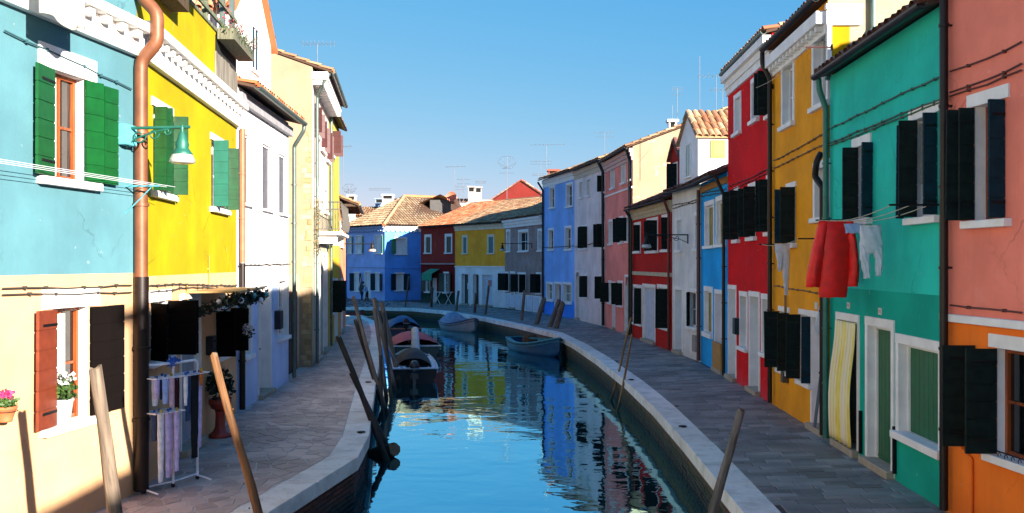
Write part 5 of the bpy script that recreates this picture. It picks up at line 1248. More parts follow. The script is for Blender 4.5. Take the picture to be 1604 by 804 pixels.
# ================================================================== BOATS
def boat(name, label, L, Wd, H_, hull_m, rim_m, in_m, M, stern=.8, bowrise=.25, rise2=.06, cat='boat', seats=True):
    root = empty(name, M); tag(root, label, cat, 'boats moored along the canal'); N = 18
    def hw(t): return Wd/2*(stern+(1-stern)*min(1, t*3.2))*(max(0, 1-((max(t-.42, 0))/.58)**2.3))**.75 if t < .999 else .01
    def zs(t): return H_*.62+bowrise*max(0, (t-.35)/.65)**2+rise2*max(0, (.3-t)/.3)**2
    def zk(t): return -.15+.28*max(0, (t-.7)/.3)**2
    def sec(t, sc, dz):
        x = -L/2+L*t; w = max(.012, hw(t)-sc); zt = zs(t)+dz; zb = zk(t)+(sc*1.3)
        return [(x, s_*w*k, zb+(zt-zb)*v) for s_, k, v in ((-1, 1, 1), (-1, .93, .6), (-1, .78, .25), (-1, .4, 0), (1, .4, 0), (1, .78, .25), (1, .93, .6), (1, 1, 1))]
    vs = []
    for i in range(N+1): vs += sec(i/N, 0, 0)
    mb = MB(); mb.add(vs, [(i*8+k, i*8+k+1, (i+1)*8+k+1, (i+1)*8+k) for i in range(N) for k in range(7)], 0, True); mb.add(vs[:8], [tuple(range(8))], 0)
    vi = []
    for i in range(N+1): vi += sec(i/N*.97+.012, .035, -.005)
    mb.add(vi, [(i*8+k+1, i*8+k, (i+1)*8+k, (i+1)*8+k+1) for i in range(N) for k in range(7)], 1, True)
    mb.build('hull', [hull_m, in_m], root)
    g = MB()
    for s_ in (-1, 1):
        for (wo, dz, hh) in ((.02, .0, .05), (.018, -.12, .024)):
            g.tube([(-L/2+L*i/N, s_*(hw(i/N)+wo*.3), zs(i/N)+dz+.01) for i in range(N+1)], hh*.8, 6)
    d = [(-L/2+.005, -hw(0), zs(0)+.01), (-L/2+.005, hw(0), zs(0)+.01)]; g.tube(d, .03, 6)
    gd = MB()
    for s_ in (-1, 1):
        vs = []
        for i in range(N+1):
            w = hw(i/N); z = zs(i/N)+.022; q = max(0, w-.17); x = -L/2+L*i/N; vs += [(x, s_*w, z-.02), (x, s_*w, z), (x, s_*q, z), (x, s_*q, z-.02)]
        gd.add(vs, [(i*4+k, i*4+(k+1) % 4, (i+1)*4+(k+1) % 4, (i+1)*4+k) for i in range(N) for k in range(4)])
        gd.build('side_deck', rim_m, root); gd = MB()
    g.build('gunwale', rim_m, root)
    if seats:
        for t in (.22, .52):
            x = -L/2+L*t; s_ = MB(); s_.box(x-.11, x+.11, -hw(t)*.95, hw(t)*.95, zs(t)-.14, zs(t)-.11, 0, .006); s_.build('thwart', rim_m, root)
    f = MB(); t = .86; x = -L/2+L*t; f.add([(x, -hw(t), zs(t)), (L/2-.02, 0, zs(1)), (x, hw(t), zs(t))], [(0, 1, 2)]); f.build('foredeck', rim_m, root)
    root['_'] = 0; del root['_']; return root, hw, zs
def cover(root, hw, zs, L, t0, t1, hump, mat, name='tarpaulin_cover', ridges=0, over=.04):
    def fn(x, y):
        t = t0+(t1-t0)*x; w = hw(t)+over; yy = (y*2-1); e = 1-abs(yy)**2.2
        env = math.sin(math.pi*min(1, .12+x*.95))**.6 if x < .999 else 0
        z = zs(t)+.03+hump*e*env+(.02*abs(math.sin(y*math.pi*ridges)) if ridges else .012*math.sin(x*21+y*9))*e-(.10 if abs(yy) > .97 else 0)
        return (-L/2+L*t, yy*w, z)
    mb = MB(); mb.grid(fn, 22, 28); return mb.build(name, mat, root)
def outboard(root, x, z, mat, lower=True, tilt=0):
    e = MB(); vs = []
    for (zz, a, b_) in ((0, .10, .13), (.05, .14, .19), (.22, .15, .21), (.32, .12, .18), (.37, .05, .09)):
        for k in range(12):
            an = 2*math.pi*k/12; c, s_ = math.cos(an), math.sin(an); c = math.copysign(abs(c)**.6, c); s_ = math.copysign(abs(s_)**.6, s_); vs.append((x+b_*c, a*s_, z+zz))
    e.add(vs, [(i*12+k, i*12+(k+1) % 12, (i+1)*12+(k+1) % 12, (i+1)*12+k) for i in range(4) for k in range(12)]+[tuple(range(48, 60)), tuple(range(11, -1, -1))], 0, True)
    e.box(x-.2, x+.2, -.152, .152, z+.13, z+.15, 1)
    e.tube([(x+.1, 0, z+.05), (x+.5, .05, z+.1)], .018, 6); e.box(x-.05, x+.06, -.05, .05, z-.5, z+.01); e.box(x+.06, x+.16, -.12, .12, z-.2, z-.02); e.box(x-.12, x+.12, -.012, .012, z-.75, z-.5)
    return e.build('outboard_motor', [mat, simple('motor_stripe', '9aa4ad', .4)], root)
def place(p_stern, p_bow, z=WL):
    a = Vector(p_stern); b = Vector(p_bow); c = (a+b)/2; d = b-a; return T(c.x, c.y, z) @ RZ(math.atan2(d.y, d.x)), d.length
def B2(px, z): return ((px-CX)/FPX*z, z)
BLK = simple('black_hull', '0c0d10', .7); BWH = simple('pale_blue_gunwale', 'b4c4d8', .4); GRYT = simple('charcoal_tarpaulin', '24262a', .75, var=.3, scale=4); TEALT = simple('teal_tarpaulin', '23808a', .6)
M, L = place(B2(649, 29.4), B2(642, 34.2)); r, hw, zs = boat('motorboat', 'near black motorboat with charcoal tarpaulin and outboard motor, moored by the pole bundle', L, 1.52, .66, BLK, BWH, simple('boat_inside_grey', '5b6570', .6), M, stern=.93, bowrise=.2)
cover(r, lambda t: hw(t)*.76, zs, L, .12, .74, .50, GRYT); cover(r, hw, zs, L, .74, .97, .16, TEALT, 'bow_cover'); outboard(r, -L/2-.12, .36, simple('motor_dark', '20262c', .3))
mb = MB()
for sg in (-1, 1): mb.box(-L/2+.02, -L/2+.55, sg*hw(.05)*.62-.2*(sg > 0), sg*hw(.05)*.62+.2*(sg < 0)+sg*.22, zs(0)-.01, zs(0)+.03, 0, .01)
mb.build('stern_deck', BWH, r)
mb = MB()
for sg in (-1, 1): mb.tube([(-L/2+L*t, sg*(hw(t)-.05), zs(t)+.13) for t in (.12, .3, .5, .7)], .014, 6); [mb.tube([(-L/2+L*t, sg*(hw(t)-.05), zs(t)), (-L/2+L*t, sg*(hw(t)-.05), zs(t)+.13)], .012, 5) for t in (.12, .4, .7)]
mb.build('hand_rail', BWH, r)
REDT = simple('red_tarpaulin', 'a01828', .6, var=.25, scale=5)
M, L = place(B2(654, 37.6), B2(640, 43.0)); r, hw, zs = boat('covered_boat', 'dark boat under a domed crimson tarpaulin, second from the near end on the left bank', L, 1.9, .62, simple('teal_black_hull', '14333a', .4), simple('pale_gunwale', 'b9c3c9', .5), REDT, M, stern=.95, bowrise=.2)
cover(r, hw, zs, L, .03, .93, .42, REDT, ridges=6)
mb = MB(); mb.tube([(0, 0, 0), (-.02, 0, .35), (.05, 0, .62), (.2, 0, .80), (.36, .0, .74), (.44, 0, .58)], [.20, .16, .14, .15, .12, .04], 12)
o = mb.build('wrapped_outboard', simple('pale_wrap', 'c4ccd8', .7, var=.15), None, M @ T(-L/2-.18, .1, .28)); tag(o, 'pale cloth wrapped outboard motor bent like a bird neck, behind the red covered boat', 'outboard motor')
M, L = place(B2(636, 47.5), B2(618, 52.5)); r, hw, zs = boat('covered_boat', 'boat with a navy blue tarpaulin hump and raised outboard, third along the left bank', L, 1.7, .62, simple('navy_hull', '1a2a44', .4), simple('orange_gunwale', '9a6a48', .5), simple('boat_inside_grey', '5b6570', .6), M, stern=.9)
cover(r, hw, zs, L, .05, .55, .62, simple('navy_tarpaulin', '1d4a78', .6, var=.2)); o = outboard(r, -L/2-.05, .6, BLK)
M, L = place((-9.6, 57.2), (-7.6, 53.4)); r, hw, zs = boat('open_boat', 'beige open boat lying across the far end of the left quay', L, 1.5, .8, simple('beige_hull', 'a8927a', .5), simple('cream_gunwale', 'b9ad94', .5), simple('teal_inside', '2d5c56', .6), M)
M, L = place((-13.6, 61.6), (-9.4, 60.6)); r, hw, zs = boat('open_boat', 'low red boat on the far left reach of the canal', L, 1.4, .75, simple('red_hull', '8a1c20', .5), simple('dark_teal_gunwale', '1f4a4c', .5), simple('dark_inside', '20181a', .6), M)
M, L = place((-12.2, 57.6), (-15.8, 58.6)); r, hw, zs = boat('open_boat', 'dark green boat at the far left edge of the canal', L, 1.4, .7, simple('green_black_hull', '17332c', .5), simple('dark_teal_gunwale', '1f4a4c', .5), simple('dark_inside', '20181a', .6), M)
M, L = place((-3.6, 54.2), (-2.0, 51.2)); r, hw, zs = boat('rowing_boat', 'white boat with a pale cover bundle before the mustard house', L, 1.5, .62, simple('white_hull', '8e8c88', .5), simple('navy_gunwale', '39465e', .5), simple('boat_inside_pale', '8c98a4', .6), M, bowrise=.35)
cover(r, hw, zs, L, .04, .42, .55, simple('pale_blue_tarpaulin', '7f93a8', .7, var=.2))
TL = simple('teal_paint', '237a8c', .5, var=.2); 
M, L = place((.18, 41.2), (1.86, 37.7)); r, hw, zs = boat('rowing_boat', 'blue wooden rowing boat with teal rails moored on the right bank', L, 1.35, .66, simple('deep_blue_hull', '17456e', .45, var=.2), TL, simple('teal_inside_worn', '2f7f86', .6, var=.25), M, bowrise=.34, rise2=.12, stern=.7)
mb = MB(); vs = []
mb.lathe([(.30, 0), (.34, .15), (.32, .42), (.25, .55), (.02, .58)], (0, 0, 0), 9, sm=False); o = mb.build('wicker_basket', simple('basket_brown', '4a3a2c', .9, var=.35, scale=14), None, M @ T(-.7, .05, .18)); tag(o, 'dark covered fishing basket standing in the teal railed rowing boat', 'basket')
mb = MB(); mb.box(-.55, .55, -.03, .03, -.03, .03); o = mb.build('oar', TL, None, M @ T(.3, 0, .62) @ RZ(rad(25))); tag(o, 'teal painted oar lying across the blue rowing boat', 'oar')

def rope(label, a, b, sag):
    a, b = Vector(a), Vector(b); mb = MB(); mb.tube([tuple(a.lerp(b, t/12)+Vector((0, 0, -sag*math.sin(math.pi*t/12)))) for t in range(13)], .013, 5)
    tag(mb.build('mooring_rope', ROPE), label, 'rope', 'mooring ropes of the boats')
rope('rope from the near motorboat stern to the pole bundle', (-3.3, 29.5, -.3), (-3.62, 27.9, .6), .12)
rope('rope from the teal railed boat bow to the quay edge', (1.8, 37.9, -.1), (2.3, 37.0, .02), .06)
rope('rope from the red covered boat to the pink tipped poles', (-4.6, 38.2, -.2), (-4.3, 31.5, 1.0), .25)
# iron mooring rings let into the coping
for k_, (x_, y_) in enumerate(((-2.66, 16.9), (-3.6, 24.0), (3.12, 17.5), (3.05, 24.5))):
    mb = MB(); mb.tube([(.07*math.cos(t), .07*math.sin(t), .012) for t in [i*.45 for i in range(15)]], .010, 5); mb.box(-.03, .03, -.08, -.05, 0, .03)
    tag(mb.build('mooring_ring', IRON, None, T(x_, y_, .004)), ['iron ring on the left coping just past the quay corner', 'iron ring on the left coping farther along', 'iron ring on the right coping nearest the camera', 'iron ring on the right coping by the bamboo canes'][k_], 'ring', 'mooring rings')
# ================================================================== LAUNDRY AND SMALL THINGS, RIGHT BANK
def rod(label, H, px, py, reach, r=.014, mat=IRON):
    o = MB(); o.tube([(0, 0, 0), (0, -reach, .0)], r, 6); o.box(-.04, .04, -.02, 0, -.05, .05); x = o.build('laundry_rod', mat, None, H.w.M @ T(H.X(px), -.001, H.Z(px, py))); tag(x, label, 'rod', 'iron laundry rods'); return x
rod('black laundry rod behind the red jacket on the green house', RH2, 1341, 345, .62); rod('laundry rod at the right edge window of the green house', RH2, 1479, 321, .66)
rod('laundry rod left of the white trousers on the crimson house edge', RH3, 1228, 383, .50); rod('laundry rod on the ochre house beside the red jacket', RH3, 1291, 374, .45)
rod('rusty laundry rod high on the ochre house', RH3, 1304, 74, .45, mat=SH_RUST); rod('laundry rod high on the crimson house edge', RH4, 1211, 136, .2)
def washline(label, pts, group='washing lines'):
    mb = MB(); Q = []
    for i in range(len(pts)-1):
        a, b = Vector(pts[i]), Vector(pts[i+1])
        for k in range(8): t = k/8; p = a.lerp(b, t); p.z -= .10*(a-b).length/4*math.sin(math.pi*t); Q.append(p)
    Q.append(Vector(pts[-1])); mb.tube(Q, .006, 5); tag(mb.build('washing_line', ROPE), label, 'washing line', group)
z_ = RH2.Z(1341, 345); ua, ub = RH2.X(1341), RH2.X(1479); za, zb = z_, RH2.Z(1479, 321)
washline('outer washing line above the red jacket along the green house', [RH2.w.W(ua, .58, za), RH2.w.W(ub, .62, zb)]); washline('middle washing line above the white long johns', [RH2.w.W(ua, .40, za), RH2.w.W(ub, .42, zb-.01)]); washline('inner washing line nearest the green wall', [RH2.w.W(ua, .2, za), RH2.w.W(ub, .22, zb-.02)])
ua, ub = RH3.X(1228), RH3.X(1291); washline('washing line along the ochre house carrying the white trousers', [RH3.w.W(ua, .45, RH3.Z(1228, 383)), RH3.w.W(ub, .42, RH3.Z(1291, 374))])
washline('high washing line between crimson and ochre houses', [RH3.w.W(RH3.X(1304), .42, RH3.Z(1304, 74)), RH3.w.W(.05, .35, RH3.Z(1211, 137))])
ua = RH1.X(1492)
def garment(name, label, cat, parts, mat, M, thick=.05, quilt=0, group=None, wr=.010):
    """parts: list of outlines [(z, x_left, x_right), ...] lofted as soft flattened tubes"""
    root = None; mb = MB(); seg = 20
    for rows in parts:
        rr = []
        for i in range(len(rows)-1):
            (z0, a0, b0), (z1, a1, b1) = rows[i], rows[i+1]
            for k in range(5): t = k/5; rr.append((z0+(z1-z0)*t, a0+(a1-a0)*t, b0+(b1-b0)*t))
        rr.append(rows[-1]); vs = []; n = len(rr)
        for i, (z, a, b) in enumerate(rr):
            c, w = (a+b)/2, (b-a)/2; v = i/(n-1); th = thick*(.35+.65*math.sin(math.pi*min(1, .15+v*.8)))
            if quilt: th *= 1+.25*abs(math.sin(v*math.pi*quilt))
            for k in range(seg):
                an = 2*math.pi*k/seg; fold = 1+.22*math.sin(an*3+c*40)*v
                vs.append((c+w*math.cos(an)+wr*math.sin(z*37+k)*v, th*math.sin(an)*fold+wr*math.sin(z*20+k*2.1), z+wr*.8*math.sin(k*1.7)*(i == n-1)))
        mb.add(vs, [(i*seg+k, i*seg+(k+1) % seg, (i+1)*seg+(k+1) % seg, (i+1)*seg+k) for i in range(n-1) for k in range(seg)]+[tuple(range(seg))], 0, True)
    o = mb.build(name, mat, None, M); tag(o, label, cat, group); return o
def px2(px, z, x0): return (px-CX)/FPX*z-x0
zj = 14.55; X0 = P2(1305, zj)
def row(py, a, b, z=zj, x0=None): x0 = X0 if x0 is None else x0; return (ZZ(py, z), px2(a, z, x0), px2(b, z, x0))
RJ = simple('red_nylon', 'ff0a04', .55, var=.18, scale=7)
garment('red_jacket', 'red quilted jacket hanging upside down over the green house doors', 'jacket', [[row(346, 1285, 1331), row(370, 1282, 1334), row(420, 1281, 1333), row(466, 1283, 1326)], [row(347, 1283, 1298), row(390, 1272, 1290), row(430, 1264, 1286), row(450, 1262, 1284)], [row(347, 1322, 1336), row(385, 1326, 1342), row(425, 1327, 1346), row(449, 1325, 1344)]], RJ, T(X0, zj, 0), .11, 9, wr=.006)
WC = simple('white_cotton', 'c9ccd2', .9, var=.08, scale=14)
zj2 = 13.1; X2 = P2(1363, zj2); rw = lambda py, a, b: row(py, a, b, zj2, X2)
garment('long_johns', 'white long johns pegged on the line right of the red jacket', 'long johns', [[rw(353, 1347, 1381), rw(366, 1347, 1381), rw(392, 1346, 1383), rw(398, 1347, 1382)], [rw(385, 1347, 1364), rw(405, 1347, 1361), rw(415, 1350, 1363), rw(436, 1353, 1362)], [rw(385, 1362, 1383), rw(405, 1371, 1383), rw(418, 1372, 1382), rw(432, 1371, 1380)]], WC, T(X2, zj2, 0), .05)
garment('pale_blue_cloth', 'folded pale blue and white cloth on the line behind the long johns', 'cloth', [[rw(349, 1335, 1366), rw(364, 1340, 1368)]], simple('pale_blue_cotton', '9db2d6', .9), T(X2, zj2+.35, 0), .02)
zj3 = 17.9; X3 = P2(1226, zj3); rw = lambda py, a, b: row(py, a, b, zj3, X3)
garment('white_trousers', 'white trousers hanging on the ochre house line, tapering to a point', 'trousers', [[rw(382, 1213, 1237), rw(392, 1214, 1237), rw(402, 1217, 1237)], [rw(392, 1214, 1226), rw(410, 1218, 1226), rw(425, 1219, 1224)], [rw(392, 1225, 1237), rw(425, 1226, 1236), rw(462, 1229, 1234)]], WC, T(X3, zj3, 0), .04)
# plastic bag hanging at the lilac door
mb = MB(); mb.lathe([(.01, .5), (.03, .4), (.07, .25), (.08, .1), (.04, 0)], (0, 0, 0), 10); tag(mb.build('plastic_bag', simple('pale_plastic', 'b6bcc8', .4), None, RH3.w.M @ T(RH3.X(1293), -.10, 1.75)), 'pale plastic bag hanging by the lilac door of the ochre house', 'bag')
mb = MB(); mb.tube([(0, 0, 0), (.12, .08, .95)], .02, 6); mb.tube([(.06, 0, 0), (.14, .08, .8)], .018, 6); tag(mb.build('umbrella', simple('grey_umbrella', '5d6674', .6), None, RH3.w.M @ T(RH3.X(1286), -.12, .12)), 'folded grey umbrellas leaning in the lilac doorway', 'umbrella')

# ================================================================== LEFT BANK THINGS
FR_ = simple('white_enamel_tube', 'ececf6', .35)
r = empty('drying_rack', T(-4.56, 12.85, 0)); tag(r, 'tall white folding drying rack full of washing beside the drainpipe', 'drying rack')
pA, pB, pC = Vector((-.22, -.42)), Vector((.03, -.05)), Vector((.20, .42))
def fr_(a, b, z1, name='frame'):
    mb = MB(); k = .07; d = (b-a).normalized(); P = [(a.x, a.y, .05), (a.x, a.y, z1-k)]
    for t in (.5, 1): pass
    P += [(a.x+d.x*k*.3, a.y+d.y*k*.3, z1-k*.3), (a.x+d.x*k, a.y+d.y*k, z1), (b.x-d.x*k, b.y-d.y*k, z1), (b.x-d.x*k*.3, b.y-d.y*k*.3, z1-k*.3), (b.x, b.y, z1-k), (b.x, b.y, .05)]
    mb.tube(P, .018, 8); mb.tube([(a.x, a.y, .08), (b.x, b.y, .08)], .012, 6); mb.build(name, FR_, r)
fr_(pA, pB, 1.66); fr_(pB, pC, 1.66)
Wv = Vector((.30, -.18))
for p in (pA, pC): mb = MB(); mb.tube([(p.x, p.y, .06), (p.x+Wv.x*.8, p.y+Wv.y*.8, .03)], .013, 6); mb.build('foot', FR_, r)
for zr in (1.50, 1.05):
    mb = MB()
    for (a, b) in ((pA, pB), (pB, pC)):
        if zr < 1.2 and a is pB: continue
        for k in range(4):
            o_ = Wv*(k/3-.25)*.9; mb.tube([(a.x+o_.x, a.y+o_.y, zr), (b.x+o_.x, b.y+o_.y, zr)], .006, 5)
        for e in (a, b): mb.tube([(e.x-Wv.x*.22, e.y-Wv.y*.22, zr), (e.x+Wv.x*.68, e.y+Wv.y*.68, zr)], .009, 5)
    mb.build('wing_bars', FR_, r)
for p in (pA, pB, pC):
    mb = MB(); mb.ball((p.x, p.y, .03), .03, 0, 8); mb.build('castor', IRON, r)
CLC = {'lilac': 'cdbce6', 'pale blue': 'a6bdec', 'slate blue': '44506a', 'pink': 'e4bcc8', 'black': '0c0c12', 'white': 'ececf4', 'denim': '31456c', 'maroon': '4a1420', 'grey': '5f5f6e', 'orange': 'c06a2a', 'yellow': 'c0a850'}
def sock(lab, cat, name, a, b, t, off, ztop, ln, w, colr, taper=.7):
    c = a.lerp(b, t)+Wv*off; ang = math.atan2((b-a).y, (b-a).x); m_ = simple('cloth_'+colr.replace(' ', '_'), CLC[colr], .9, var=.15, scale=12)
    garment(name, lab, cat, [[(0, -w/2, w/2), (-ln*.5, -w*.45, w*.45), (-ln, -w*taper/2, w*taper/2)]], m_, r.matrix_world @ T(c.x, c.y, ztop) @ RZ(ang), .022, group='clothes on the drying rack', wr=.004)
    p = MB(); p.box(-.006, .006, -.02, .02, -.035, .035); o = p.build('clothes_peg', simple('peg_'+('yellow' if len(lab) % 2 else 'blue'), 'b9a23c' if len(lab) % 2 else '3c66b0', .5), None, r.matrix_world @ T(c.x, c.y, ztop+.01) @ RZ(ang)); return o, lab
pegs = []
r.matrix_world = T(-4.56, 12.85, 0)
items = [('yellow sock at the near end of the upper rack bar', 'sock', 'sock', pA, pB, .12, -.1, 1.49, .22, .05, 'yellow'), ('white vest second on the upper rack bar', 'vest', 'vest', pA, pB, .32, .1, 1.49, .36, .11, 'white'), ('pale blue vest on the upper rack bar', 'vest', 'vest', pA, pB, .55, .3, 1.49, .34, .10, 'pale blue'),
         ('pink cloth at the far end of the upper near bar', 'cloth', 'cloth', pA, pB, .82, .2, 1.49, .40, .09, 'pink'), ('pale blue towel at the near end of the lower bar', 'towel', 'towel', pA, pB, .06, .0, 1.04, .85, .12, 'pale blue'), ('slate blue stocking on the lower bar', 'stocking', 'stocking', pA, pB, .2, .25, 1.04, .36, .12, 'slate blue'),
         ('long white scarf on the lower bar', 'scarf', 'scarf', pA, pB, .33, .4, 1.04, .9, .10, 'white'), ('grey stocking on the lower bar', 'stocking', 'stocking', pA, pB, .45, .1, 1.04, .3, .12, 'grey'), ('long lilac leggings on the lower bar', 'leggings', 'leggings', pA, pB, .58, .4, 1.04, .86, .10, 'lilac'),
         ('long pink stockings on the lower bar', 'stockings', 'stockings', pA, pB, .72, .3, 1.04, .84, .09, 'pink'), ('lilac sleeve beside the middle post of the rack', 'sleeve', 'shirt', pA, pB, .88, .4, 1.04, .80, .09, 'lilac'),
         ('maroon cloth on the far wing of the rack', 'cloth', 'cloth', pB, pC, .12, .0, 1.45, .75, .13, 'maroon'), ('white striped sock on the far wing', 'sock', 'sock', pB, pC, .22, .4, 1.49, .40, .07, 'white'), ('denim shorts on the far wing of the rack', 'shorts', 'shorts', pB, pC, .38, .3, 1.49, .62, .12, 'denim'),
         ('black trousers on the far wing of the rack', 'trousers', 'trousers', pB, pC, .66, .3, 1.49, 1.15, .17, 'black'), ('orange cloth strip at the far end of the rack', 'cloth', 'cloth', pB, pC, .86, .4, 1.52, .2, .06, 'orange'), ('lilac dress at the far end of the rack', 'dress', 'dress', pB, pC, .94, .2, 1.48, 1.02, .10, 'lilac'),
         ('small blue vest clipped near the middle post', 'vest', 'vest', pA, pB, .68, -.1, 1.49, .30, .08, 'slate blue'), ('white underpants on the upper near bar', 'underpants', 'underpants', pA, pB, .22, .35, 1.49, .26, .09, 'lilac')]
for it in items:
    o, lab = sock(*it); tag(o, 'small peg holding the '+lab.split(' on ')[0].split(' at ')[0], 'peg', 'pegs on the drying rack')
mb = MB(); leafcloud(mb, (0, 0, 0), .07, .07, .06, 60, .05); tag(mb.build('peg_bundle', simple('blue_pegs', '2f62b8', .4), None, T(-4.53, 12.80, 1.67)), 'cluster of blue pegs on top of the drying rack', 'peg bundle')

# red pedestal with plant
rx, ry = -5.03, 16.5
TERR = simple('terracotta_red', '8a2f22', .5, var=.15)
r = empty('pedestal_planter', T(rx, ry, 0)); tag(r, 'tall terracotta red pedestal planter standing by the yellow house door', 'planter')
mb = MB(); mb.lathe([(.01, 0), (.19, 0), (.19, .05), (.12, .10), (.085, .18), (.075, .42), (.09, .46)], (0, 0, 0), 20); mb.build('pedestal', TERR, r)
mb = MB(); mb.lathe([(.07, .46), (.15, .50), (.19, .58), (.195, .66), (.175, .66), (.16, .6), (.01, .58)], (0, 0, 0), 20); mb.build('bowl', TERR, r)
mb = MB(); leafcloud(mb, (0, 0, .86), .22, .22, .30, 520, .06, 0, up=.6); mb.build('foliage', LEAFD, r)
mb = MB(); leafcloud(mb, (0, 0, 0), .09, .09, .09, 90, .05, 0); leafcloud(mb, (0, 0, -.05), .1, .1, .1, 60, .05, 1); tag(mb.build('hanging_spray', [WBLOS, LEAFD], None, H2.w.M @ T(H2.X(340), -.55, 1.8)), 'white flower spray hanging in front of the dark shutters by the pedestal', 'flowers')

# pot on the sill and pot on the wall
u = H1.X(96); zs_ = H1.Z(100, 664)
r = empty('flower_pot', H1.w.M @ T(u, .0, zs_+.004) @ Matrix.Scale(1.25, 4)); tag(r, 'white pot of white flowers on the sill of the brown shuttered window', 'flower pot')
mb = MB(); mb.lathe([(.01, 0), (.075, 0), (.10, .2), (.11, .215), (.11, .23), (.09, .23), (.085, .2), (.01, .2)], (0, 0, 0), 18); mb.build('pot', simple('white_ceramic', 'cfcfcd', .35), r)
mb = MB(); leafcloud(mb, (0, 0, .30), .15, .13, .12, 260, .045, 0, up=.4); leafcloud(mb, (-.02, 0, .42), .13, .11, .07, 120, .035, 1, up=.4); mb.build('plant', [LEAF, WBLOS], r)
u = H1.X(12); r = empty('wall_pot', H1.w.M @ T(u-.22, -.13, H1.Z(12, 655)) @ Matrix.Scale(.72, 4)); tag(r, 'terracotta pot of magenta cyclamens hooked on the wall at the left edge', 'flower pot')
mb = MB(); mb.lathe([(.01, 0), (.085, 0), (.10, .02), (.095, .03), (.14, .17), (.155, .18), (.155, .22), (.135, .22), (.12, .18), (.01, .17)], (0, 0, 0), 20); mb.build('pot', simple('terracotta', 'b06038', .75), r)
mb = MB(); leafcloud(mb, (0, 0, .26), .17, .15, .07, 240, .05, 0, up=.4); leafcloud(mb, (.02, 0, .36), .10, .10, .07, 90, .05, 1, up=.6); mb.build('plant', [LEAF, PINKB], r)
mb = MB(); mb.tube([(.157*math.cos(t), .157*math.sin(t), .15) for t in [i*.4 for i in range(17)]], .006, 5); mb.tube([(0, .15, .15), (0, .17, .05)], .008, 5); mb.build('ring', IRON, r)
# white cloth roll top left
o = cloth('hanging_cloth', lambda x, y: (.78*x, -.42-.10*math.sin(math.pi*x)-.03*math.sin(x*14), .55*y+.02*math.sin(x*9)-.07*(1-abs(2*x-1))), 26, 8, simple('cream_cloth', 'd0cbbb', .9, var=.1), H1.w.M @ T(H1.X(2), 0, 5.56)); tag(o, 'cream cloth hanging out over the turquoise wall at the top left corner', 'cloth')
mb = MB()
for k in range(3): mb.tube([(0, -.15-k*.12, .0), (H1.X(231), -.15-k*.12, .02)], .004, 5)
tag(mb.build('washing_line', simple('white_line', 'c4c8d0', .6), None, H1.w.M @ T(0, 0, H1.Z(100, 276))), 'three parallel white washing lines along the turquoise house under the green shutters', 'washing line', 'washing lines')
mb = MB(); mb.tube([(0, 0, 0), (0, -.45, 0)], .012, 6); mb.tube([(0, 0, -.35), (0, -.35, -.02)], .008, 6); tag(mb.build('line_bracket', simple('bracket_teal', '4f9fb0', .5), None, H1.w.M @ T(H1.X(196), -.002, H1.Z(196, 292))), 'small bracket holding the washing lines at the turquoise house corner', 'bracket')
# cafe table before the oxblood house
r = empty('folding_table', T(P2(694, 69.5), 69.5, 0)); tag(r, 'white folding table with crossed legs in front of the oxblood house', 'table')
WP = simple('white_paint', 'c4c8cc', .5)
mb = MB(); mb.box(-.75, .75, -.3, .3, .86, .90, 0, .005); mb.build('table_top', WP, r)
for sx in (-.4, .4):
    for s_ in (-1, 1): mb = MB(); mb.tube([(sx-.22*s_, -.28, 0), (sx+.22*s_, -.28, .86)], .03, 6); mb.build('leg', WP, r)

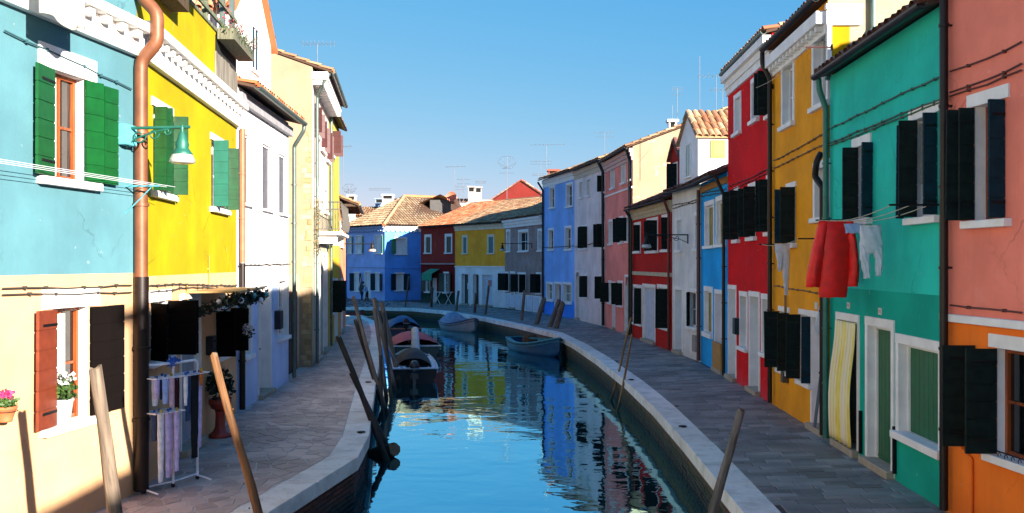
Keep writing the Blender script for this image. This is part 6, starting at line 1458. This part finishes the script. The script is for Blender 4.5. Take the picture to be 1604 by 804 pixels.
# ================================================================== PEOPLE ON THE FAR QUAY
SKIN = simple('skin', 'b07a5c', .6, bump=0)
def person(label, x, y, face, H_, top_m, leg_m, hair_m, bend=.0, arms=((.25, -.25), (.25, -.25))):
    r = empty('person', T(x, y, 0) @ RZ(face)); tag(r, label, 'person', 'two people outside the cobalt house'); k = H_/1.75
    hip, knee = .92*k, .48*k; bf = bend; ch = (bf*.30, 0, 1.30*k-bf*.05); nk = (bf*.45, 0, 1.48*k-bf*.12); hd = (bf*.5+.02, 0, 1.63*k-bf*.16)
    V = []; E = []; Rr = []
    def v(p, rx, ry=None): V.append(p); Rr.append((rx*k, (ry or rx)*k)); return len(V)-1
    pel = v((0, 0, hip), .15, .12); w_ = v((bf*.12, 0, 1.08*k), .135, .10); c_ = v(ch, .17, .12); n_ = v(nk, .06); E += [(pel, w_), (w_, c_), (c_, n_)]
    h1 = v((hd[0]-.005, 0, hd[2]-.04*k), .075, .085); h2 = v((hd[0], 0, hd[2]+.07*k), .085, .09); E += [(n_, h1), (h1, h2)]
    for s_, st_ in ((-1, .08), (1, -.06)):
        a = v((0, s_*.10*k, hip-.06), .095); b_ = v((.02+st_*.6, s_*.11*k, knee), .062); c = v((st_, s_*.11*k, .09*k), .042); t = v((st_+.14*k, s_*.12*k, .03*k), .035, .025); E += [(pel, a), (a, b_), (b_, c), (c, t)]
    for s_, (ex, ez) in zip((-1, 1), arms):
        sh = v((ch[0], s_*.19*k, ch[2]+.06*k), .06); el = v((ch[0]+ex*.4, s_*.25*k, ch[2]-.20*k), .044); wr = v((ch[0]+ex, s_*.20*k, ch[2]+ez), .030); pm = v((ch[0]+ex+.06*k, s_*.19*k, ch[2]+ez-.02), .034, .018)
        E += [(c_, sh), (sh, el), (el, wr), (wr, pm)]
        for q in range(4): f = v((ch[0]+ex+(.12+.012*(1.5-abs(q-1.5)))*k, s_*(.165+.018*q)*k, ch[2]+ez-.05*k), .009); E.append((pm, f))
        f = v((ch[0]+ex+.07*k, s_*.13*k, ch[2]+ez-.03*k), .010); E.append((wr, f))
    me = bpy.data.meshes.new('body'); me.from_pydata(V, E, []); me.update(); o = link('body', me, r); sk = o.modifiers.new('skin', 'SKIN'); sv = me.skin_vertices[0].data
    for i, q in enumerate(Rr): sv[i].radius = q
    sv[0].use_root = True; sk.use_smooth_shade = True; o.modifiers.new('sub', 'SUBSURF').levels = 1; o.modifiers['sub'].render_levels = 1; me.materials.append(SKIN)
    tp = MB(); prof = []
    n = 14; vs = []
    for (z, dx, rx, ry) in ((hip-.04*k, 0, .15, .185), (1.08*k, bf*.12, .135, .175), (1.28*k, bf*.29, .15, .21), (1.40*k-bf*.06, bf*.38, .12, .20), (1.47*k-bf*.1, bf*.44, .065, .08)):
        for q in range(n): an = 2*math.pi*q/n; vs.append((dx+rx*k*math.cos(an), ry*k*math.sin(an), z))
    tp.add(vs, [(i*n+q, i*n+(q+1) % n, (i+1)*n+(q+1) % n, (i+1)*n+q) for i in range(4) for q in range(n)], 0, True)
    for s_, (ex, ez) in zip((-1, 1), arms): tp.tube([(ch[0], s_*.17*k, ch[2]+.06*k), (ch[0]+ex*.4, s_*.25*k, ch[2]-.20*k), (ch[0]+ex*.92, s_*.205*k, ch[2]+ez*.95)], [.075*k, .058*k, .042*k], 10)
    tp.build('jacket', top_m, r)
    lg = MB()
    for s_, st_ in ((-1, .08), (1, -.06)): lg.tube([(0, s_*.06*k, hip+.02), (0, s_*.10*k, hip-.10), (.02+st_*.6, s_*.11*k, knee), (st_, s_*.11*k, .10*k)], [.12*k, .105*k, .075*k, .06*k], 10)
    for s_, st_ in ((-1, .08), (1, -.06)): lg.ball((st_+.05*k, s_*.11*k, .045*k), .07*k, 0, 8, .6)
    lg.build('trousers', leg_m, r)
    hr = MB(); hr.ball((hd[0]-.02, 0, hd[2]+.05*k), .115*k, 0, 12); hr.build('hair', hair_m, r)
    fc = MB(); fx = hd[0]+.085*k; fc.ball((fx+.015, 0, hd[2]), .018*k, 0, 6); [fc.ball((fx-.006, s_*.035*k, hd[2]+.03*k), .010*k, 1, 6) for s_ in (-1, 1)]; fc.box(fx-.004, fx+.004, -.025*k, .025*k, hd[2]-.05*k, hd[2]-.042*k, 2); fc.build('face', [SKIN, DARK, simple('lips', '8a4038', .6)], r)
    return r
person('stooping person in a white and blue top and dark trousers at the far left quay', P2(575, 75.2), 75.2, rad(200), 1.42, simple('white_blue_top', 'a3b6e0', .8, var=.3), simple('navy_trousers', '12161f', .8), simple('white_hair', 'cfc6c6', .9), bend=.45)
person('person in grey green clothes holding a long pale pole beside the stooping one', P2(566.5, 75.8), 75.8, rad(-20), 1.55, simple('grey_green_coat', '3c5048', .8), simple('dark_trousers', '17191c', .8), simple('dark_hair', '2a211d', .9), bend=.25, arms=((.3, .1), (.28, -.1)))
mb = MB(); mb.tube([P3(561, 455, 75.4), P3(567, 431, 75.4)], .05, 6); tag(mb.build('pale_board', simple('pale_board', 'c4bdb4', .7)), 'long pale plank held upright by the person in grey green', 'plank')
# wall lamp and cloth on the near left corner seen against the cobalt house
wall_lamp('street_lamp', 'pale glass lamp on a short arm at the orange quay corner house', H6, 536, 385, 1.3, IRON, LG, drop=.1, box=False, scroll=False)
